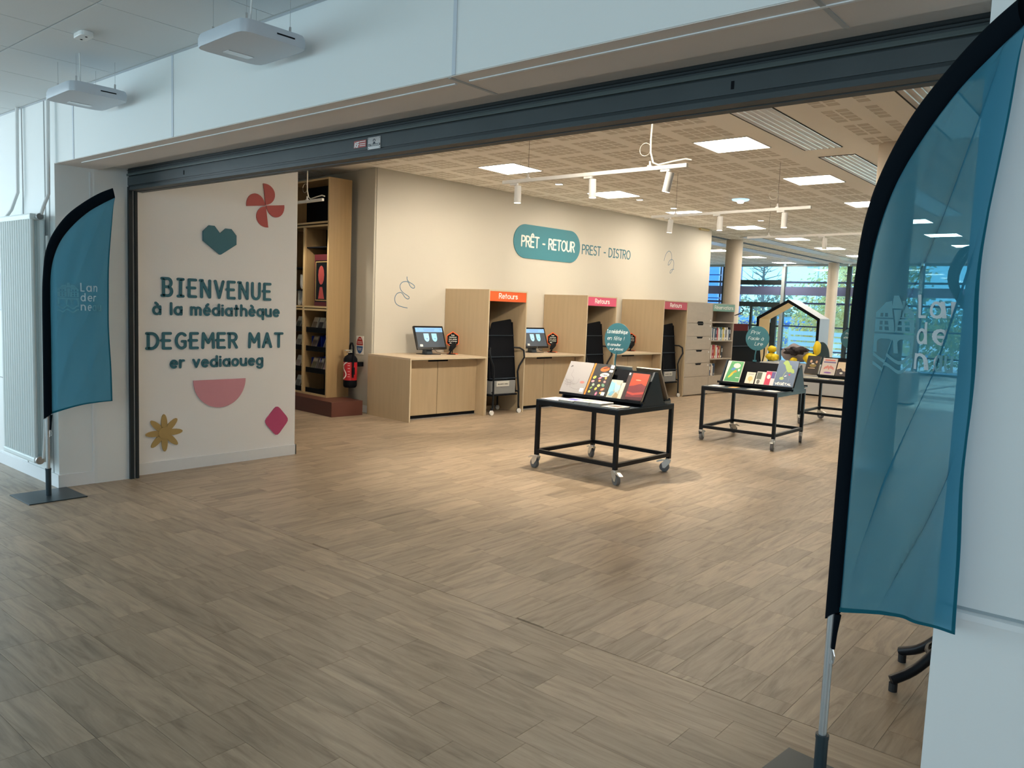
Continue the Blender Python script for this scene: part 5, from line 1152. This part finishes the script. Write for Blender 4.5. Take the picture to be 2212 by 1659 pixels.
def art_tree(f, c, w, h):
    dab(f, c, ell(w * .55, h * .42, w * .28, h * .22), (.62, .52, .25)); dab(f, c, [(w * .53, .006), (w * .58, .006), (w * .58, h * .35), (w * .53, h * .35)], (.45, .38, .2), lvl=1); dab(f, c, [(w * .2, h * .8), (w * .85, h * .8), (w * .85, h * .84), (w * .2, h * .84)], (.25, .25, .3), lvl=1, name='cover_title')
def art_bw(f, c, w, h):
    dab(f, c, [(w * .05, h * .4), (w * .6, h * .4), (w * .6, h * .95), (w * .05, h * .95)], (.10, .12, .10)); dab(f, c, ell(w * .35, h * .2, .02, .03), (.15, .15, .14))
def art_crimson(f, c, w, h):
    dab(f, c, [(0.003, .003), (w * .6, .003), (w * .6, h * .97), (.003, h * .97)], (.55, .04, .10)); dab(f, c, [(w * .6, h * .5), (w * .98, h * .5), (w * .98, h * .97), (w * .6, h * .97)], (.10, .09, .25)); dab(f, c, ell(w * .35, h * .6, .022, .03), (.75, .65, .68), lvl=1)
def art_leaf(f, c, w, h):
    P_ = [(.30, .98), (.42, 1.0), (.52, .92), (.58, .84), (.68, .80), (.72, .70), (.84, .66), (.90, .54), (.80, .52), (.70, .56), (.60, .54), (.52, .58), (.42, .70), (.36, .80), (.22, .88)]
    dab(f, c, [(x * w, y * h) for x, y in P_], (.30, .42, .12)); dab(f, c, ell(w * .34, h * .30, .026, .020), (.36, .48, .20)); m = MB(); m.stroke([(w * .50, h * .6), (w * .42, h * .5), (w * .36, h * .32)], .005, .0004, lambda u, v, z: f(u, v, z * 100), 4); m.build('cover_stem', colmat((.33, .45, .15)), c)
    dab(f, c, ell(w * .68, h * .46, .012, .010), (.45, .06, .12)); dab(f, c, ell(w * .50, h * .40, .016, .006, .5), (.7, .72, .8)); dab(f, c, [(w * .70, h * .36), (w * .71, h * .36), (w * .71, h * .17), (w * .70, h * .17)], (.25, .32, .4))
    m = MB(); write(m, 'VÉGÉTAL', w * .08, h * .055, w * .82, .026, .0068, .0004, lambda u, v, z: f(u, v, 1 + z * 100), gap=.14, n=6); m.build('cover_title', 'white_paint', c)
g2 = 'books displayed on the second table'
leanbook(S2, R2, .065, .205, .285, .012, (.70, .72, .68), 'green children\'s book with white border, leftmost on the second stand', g2, art_green)
leanbook(S2, R2, .34, .108, .152, .012, (.70, .66, .56), 'small cream book with a faint tree, second from the left on the second stand', g2, art_tree)
leanbook(S2, R2, .465, .108, .168, .012, (.66, .66, .62), 'small white book with black photograph in the middle of the second stand', g2, art_bw)
leanbook(S2, R2, .575, .115, .185, .014, (.62, .60, .64), 'small crimson and white book beside the blue one on the second stand', g2, art_crimson)
leanbook(S2, R2, .690, .235, .345, .016, (.105, .16, .26), 'large slate blue book titled VÉGÉTAL with a green leaf', g2, art_leaf)
g2f = 'booklets lying on the second table'
for x, w, c, lab in ((.05, .15, (.72, .73, .74), 'thin white card flat at the left of the second table'), (.30, .09, (.65, .36, .14), 'thin tan card lying on the second table front'), (.53, .13, (.68, .68, .60), 'thin cream card lying in the middle front of the second table'), (.74, .14, (.74, .73, .64), 'thin pale card at the right front of the second table')):
    flat(at(T2, R2, x, .07, .6605), R2, w, .16, .004, c, lab, g2f)
flat(at(T2, R2, .72, .80, .6605), R2 + .1, .18, .11, .006, (.15, .50, .72), 'thin bright blue booklet at the rear right of the second table', g2f)
def art_pair(f, c, w, h):
    dab(f, c, ell(w * .35, h * .68, .018, .024), (.60, .38, .24)); dab(f, c, ell(w * .78, h * .66, .016, .024), (.55, .33, .2)); dab(f, c, ell(w * .55, h * .45, .05, .028), (.25, .19, .05)); dab(f, c, ell(w * .52, h * .55, .022, .010), (.75, .72, .68), lvl=1); dab(f, c, [(w * .2, h * .28), (w * .75, h * .28), (w * .75, h * .32), (w * .2, h * .32)], (.6, .45, .3), name='cover_title')
def art_pinkbook(f, c, w, h):
    m = MB(); 
    for v, a, col_, n_ in ((.84, .35, (.70, .16, .14), 0), (.72, .42, (.15, .12, .30), 1)): dab(f, c, [(w * (.5 - a), h * v), (w * (.5 + a), h * v), (w * (.5 + a), h * (v + .07)), (w * (.5 - a), h * (v + .07))], col_, name='cover_title')
    for i in range(5): dab(f, c, ell(w * (.26 + .13 * i), h * (.42 + .05 * (i % 2)), .014, .03, .3 * (i - 2)), (.65, .25, .22))
    dab(f, c, ell(w * .5, h * .14, .055, .012), (.22, .10, .42))
def art_portrait(f, c, w, h):
    dab(f, c, [(.003, .003), (w * .5, .003), (w * .9, h * .2), (w * .97, h * .003), (w * .97, h * .97), (.003, h * .97)], (.72, .58, .42)); dab(f, c, [(.003, .003), (w * .95, .003), (w * .95, h * .28), (w * .45, h * .36), (w * .30, h * .55), (.003, h * .45)], (.05, .04, .05), lvl=1); dab(f, c, ell(w * .38, h * .20, .022, .016), (.72, .70, .62), lvl=2); dab(f, c, ell(w * .62, h * .52, .010, .006), (.30, .12, .08), lvl=2)
g3 = 'books displayed on the third table'
leanbook(S3, R3, -.21, .185, .295, .045, (.02, .018, .018), 'black book with two faces at the left of the third stand, wide page edge showing', g3, art_pair, front=.03)
leanbook(S3, R3, .035, .205, .275, .014, (.62, .55, .52), 'pale pink book with red title in the middle of the third stand', g3, art_pinkbook)
leanbook(S3, R3, .255, .19, .225, .014, (.66, .52, .38), 'tan portrait book on the third stand, cut by the flag', g3, art_portrait)
leanbook(S3, R3, .50, .17, .21, .014, (.12, .18, .25), 'dark blue book on the third stand, behind the flag', g3)
g3f = 'booklets lying on the third table'
for x, w, d, th, c, lab in ((.01, .20, .20, .012, (.50, .49, .42), 'grey booklet flat at the left end of the third table'), (.22, .17, .18, .008, (.68, .65, .55), 'cream booklet flat, second on the third table'), (.42, .17, .18, .009, (.62, .62, .55), 'pale booklet flat in the middle of the third table'), (.61, .18, .18, .012, (.60, .22, .10), 'orange and dark booklet flat on the third table beside the flag')):
    flat(at(T3, R3, x, .06, .6605), R3, w, d, th, c, lab, g3f)

# ------------------------------------------------------------------ track lights
def track(x0, x1, y, z, label, spots, cableat, lead=True, rz=0):
    t = empty('track_light', ((x0 + x1) / 2, y, z), rz, label, 'light', 'white hanging tracks with spotlights'); h = (x1 - x0) / 2
    bx(-h, h, -.016, .016, -.016, .018).build('track', 'white_metal', t, bevel=.003)
    for cx in cableat:
        MB().cyl((cx, 0, .018), (cx, 0, .065), .009, 8).box(cx - .02, cx + .02, -.012, .012, .016, .030).build('clamp', 'white_metal', t)
        MB().cyl((cx, 0, .06), (cx, 0, ZC - z), .0018, 5).build('cable', 'cable_dark', t)
        ring = [(cx - .055 + .055 * cos(R(a)), 0, .17 + .055 * sin(R(a))) for a in range(0, 361, 20)]; MB().tube(ring, .002, 5).build('cable_loop', 'cable_white', t)
    if lead:
        cx = cableat[-1]; MB().tube([(cx + .006, 0, ZC - z), (cx + .002, .0, .4), (cx - .004, 0, .25), (cx + .0, 0, .14), (cx + .03, 0, .05), (cx + .08, 0, .028), (cx + .22, 0, .045), (cx + .34, 0, .055), (cx + .40, 0, .04)], .0075, 6).build('power_lead', 'cable_white', t, smooth=True)
    for sx_, tx, ty in spots:
        s = MB().box(sx_ - .06, sx_ + .03, -.012, .012, -.036, -.016).build('spot_adapter', 'white_metal', t, bevel=.003)
        d = Vector((tx, ty, -1)).normalized(); a = Vector((sx_ + .035, 0, -.045)); 
        MB().cyl(a, a + d * .165, .034, 20).build('spot_body', 'white_metal', s, smooth=True); MB().cyl(a + d * .1652, a + d * .1665, .031, 20).build('spot_lens', 'lit_spot', s)
        MB().cyl((sx_, 0, -.036), (sx_, 0, -.085), .006, 8).build('spot_arm', 'cable_dark', s)
    return t
TR = [(-5.30, -3.26, 6.10, 2.75, 'white hanging track with three spotlights nearest the shutter', [(-.86, .0, .0), (.03, .02, .02), (.83, -.22, .0)], [-.70, .66], True, 0),
      (-5.35, -3.23, 9.05, 2.75, 'second white hanging track with three spotlights, in the middle of the room', [(-.80, -.12, .05), (-.10, 0, 0), (.72, 0, 0)], [-.70, .66], False, R(-4)),
      (-5.3, -3.2, 11.95, 2.75, 'third white hanging track, faint and far behind the second one', [(.15, 0, 0)], [-.70, 1.0], False, R(-4)),
      (-10.3, -8.25, 6.17, 2.75, 'white hanging track whose end shows in front of the tall shelf', [(.2, 0, 0)], [-.70, .66], True, R(-4))]
for q in TR: track(*q)
def spot(loc, tgt, e, ang=55, blend=.6): return light('spot_beam', 'SPOT', loc, tgt, e, (1.0, .86, .66), spot_size=R(ang), spot_blend=blend, shadow_soft_size=.04)
spot((-5.05, 6.10, 2.50), (-7.7, 7.7, 1.1), 150, 78); spot((-4.20, 6.10, 2.5), (-4.3, 6.0, 0), 220, 85); spot((-3.4, 6.1, 2.5), (-7.7, 9.6, 1.55), 75, 44)
spot((-5.1, 9.1, 2.5), (-7.8, 11.0, 1.6), 62, 62); spot((-4.4, 9.05, 2.5), (-7.65, 12.6, 1.6), 55, 55); spot((-3.6, 9.0, 2.5), (-3.8, 9.0, 0), 120, 75)
spot((-9.0, 6.12, 2.5), (-8.95, 6.9, 1.6), 22, 80)

# downlights, emergency light
for x, y, n_ in ((-6.86, 9.10, 'nearest'), (-6.62, 10.9, 'second'), (-6.62, 12.0, 'third'), (-5.98, 14.1, 'farthest')):
    o = empty('downlight', (x, y, ZC), R(20), 'tiny bright ceiling fitting along the lettered wall, the %s one' % n_, 'light', 'tiny bright ceiling fittings')
    MB().box(-.05, .05, -.035, .035, -.012, 0).build('housing', 'white_metal', o); MB().box(-.045, .045, -.03, .03, -.014, -.012).build('lens', 'lit_small', o)
o = empty('emergency_light', (-5.24, 11.55, ZC), 0, 'bluish round emergency light on the ceiling between the tracks', 'light')
MB().lathe([(.13, 0), (.12, -.015), (.06, -.03)], (0, 0, 0), 20).build('housing', 'lit_blue', o, smooth=True)
MB().lathe([(.055, -.03), (.04, -.055), (.01, -.06)], (0, 0, 0), 16).build('lens', 'lit_small', o, smooth=True)

# ------------------------------------------------------------------ play house arch, seats
hu = empty('house_arch', (-7.15, 17.0, 0), 0, 'house shaped arch, black edge outside and yellow inside, before the windows', 'arch')
ho = [(0, 0), (0, 1.52), (.68, 1.92), (1.38, 1.53), (1.38, 0)]; hi = [(.055, 0), (.055, 1.48), (.68, 1.85), (1.325, 1.49), (1.325, 0)]
def seg(a, b, c, d, y0, y1, name, m): MB().prism([a, b, c, d], y1 - y0, lambda u, v, w: (u, y0 + w, v)).build(name, m, hu)
nm4 = ['side_wall', 'roof_board', 'roof_board', 'side_wall']
for i in range(4):
    seg(ho[i], ho[i + 1], hi[i + 1], hi[i], 0, .02, 'front_edge', 'black')
    mid = [tuple((Vector(a) + Vector(b)) / 2) for a, b in zip(ho, hi)]
    seg(ho[i], ho[i + 1], mid[i + 1], mid[i], .02, .62, nm4[i], 'hut_grey'); seg(mid[i], mid[i + 1], hi[i + 1], hi[i], .02, .62, 'lining', 'yellow_in')
be = empty('bench', (-6.52, 15.8, 0), 0, 'pale grey box bench behind the display tables', 'bench')
bx(0, 2.9, 0, .60, .03, .60).build('body', 'bench_grey', be, bevel=.01); bx(.05, 2.85, .05, .55, 0, .03).build('plinth', 'black', be)
def cushion(x, y, z, s, lab):
    o = MB().blob((0, 0, 0), s, 14, 9, lambda d: 1 + .08 * sin(d.x * 5) * cos(d.z * 4)).build('cushion', 'yellow', smooth=True); o.location = (x, y, z + .02); tag(o, lab, 'cushion', 'yellow cushions by the bench')
cushion(-6.44, 16.22, .68, (.12, .13, .08), 'yellow cushion at the left end of the bench'); cushion(-6.28, 16.0, .68, (.08, .11, .075), 'yellow cushion next to the black trolley handle'); cushion(-6.44, 16.22, .835, (.09, .10, .075), 'orange yellow cushion on top at the left end of the bench')
cushion(-5.56, 16.0, .71, (.13, .15, .105), 'yellow cushion beside the dark coat'); cushion(-5.52, 16.25, .91, (.07, .12, .15), 'upright yellow cushion in front of the teal round seat'); cushion(-5.86, 15.92, .655, (.07, .09, .055), 'small yellow cushion end behind the blue book')
o = MB().blob((0, 0, 0), (.27, .18, .185), 20, 14, lambda d: 1 + .10 * sin(d.x * 6 + d.z * 3) + .06 * sin(d.y * 9)).build('beanbag', 'grey_cloth', smooth=True); o.location = (-5.98, 16.3, .795); tag(o, 'crumpled grey beanbag heap behind the blue book', 'beanbag')
o = MB().blob((0, 0, 0), (.22, .10, .075), 26, 16, lambda d: 1 + .22 * sin(d.x * 9 + d.z * 4) + .15 * sin(d.y * 8 + d.x * 5), Matrix.Rotation(R(-6), 3, 'Y')).build('coat', 'dark_cloth', smooth=True); o.location = (-5.84, 15.93, .86); tag(o, 'dark crumpled coat lying against the grey beanbag', 'coat')
rs_ = empty('tub_chair', (-5.50, 16.45, .0), R(25), 'dark teal round backed seat at the right of the yellow cushions', 'seat')
MB().prism([(.17 * cos(R(a)), .70 + .36 * max(-.9, sin(R(a)))) for a in range(0, 360, 12)], .08, lambda u, v, w: (u, w, v)).build('backrest', 'dark_teal', rs_, bevel=.02); bx(-.17, .17, .08, .4, .0, .42).build('seat_base', 'oak', rs_, bevel=.01)
hk = empty('coat_hook', L2(-1.2, 8.85, 0), 0, 'dark curved hook of a stand above the reservations shelf end', 'hook')
MB().tube([(0, 0, 0), (0, 0, 1.52), (.08, .08, 1.56), (.14, .18, 1.61), (.15, .20, 1.67), (.12, .16, 1.72)], .014, 8).build('arm', 'black_metal', hk, smooth=True); MB().cyl((0, 0, 0), (0, 0, .02), .18, 20).build('foot', 'black_metal', hk)

# coat stand seen through and below the right hand flag
cs = empty('coat_stand', (-.487, 3.62, 0), 0, 'black bentwood coat stand behind the right hand flag, its curved feet showing below', 'coat stand')
MB().cyl((0, 0, .30), (0, 0, 1.80), .022, 14).build('pole', 'black_metal', cs, smooth=True)
for i in range(6):
    a = R(158 + 60 * i); c_, s_ = cos(a), sin(a)
    MB().tube([(c_ * r_, s_ * r_, z) for r_, z in smooth([(.03, .62), (.06, .42), (.11, .27), (.18, .17), (.26, .09), (.345, .045)], 4)], .020, 10).build('leg', 'black_metal', cs, smooth=True)
    MB().cyl((c_ * .335, s_ * .335, 0), (c_ * .335, s_ * .335, .035), .017, 12).build('foot_cap', 'rubber_dark', cs)
    MB().tube([(c_ * r_, s_ * r_, z) for r_, z in smooth([(.02, 1.45), (.09, 1.50), (.19, 1.58), (.25, 1.68), (.22, 1.78), (.17, 1.80)], 4)], .015, 8).build('hook', 'black_metal', cs, smooth=True)
MB().tube([(.19 * cos(R(a)), .19 * sin(R(a)), .15) for a in range(0, 361, 15)], .009, 6).build('ring', 'black_metal', cs, smooth=True)
MB().tube([(.15 * cos(R(a)), .15 * sin(R(a)), .60) for a in range(0, 361, 15)], .007, 6).build('ring', 'black_metal', cs, smooth=True)
o = MB().grid(22, 14, lambda a, b: Vector(((.05 + .10 * (1 - b) * (b > -1) + .03) * cos(a * 2 * pi) * (1 + .12 * sin(a * 2 * pi * 5)), (.05 + .07 * (1 - b)) * sin(a * 2 * pi) * (1 + .12 * cos(a * 2 * pi * 4)), b * .66))).build('hanging_coat', 'dark_cloth', smooth=True)
o.location = (-.27, 3.70, .93); tag(o, 'dark coat hanging on the stand, seen through the right hand flag', 'coat')
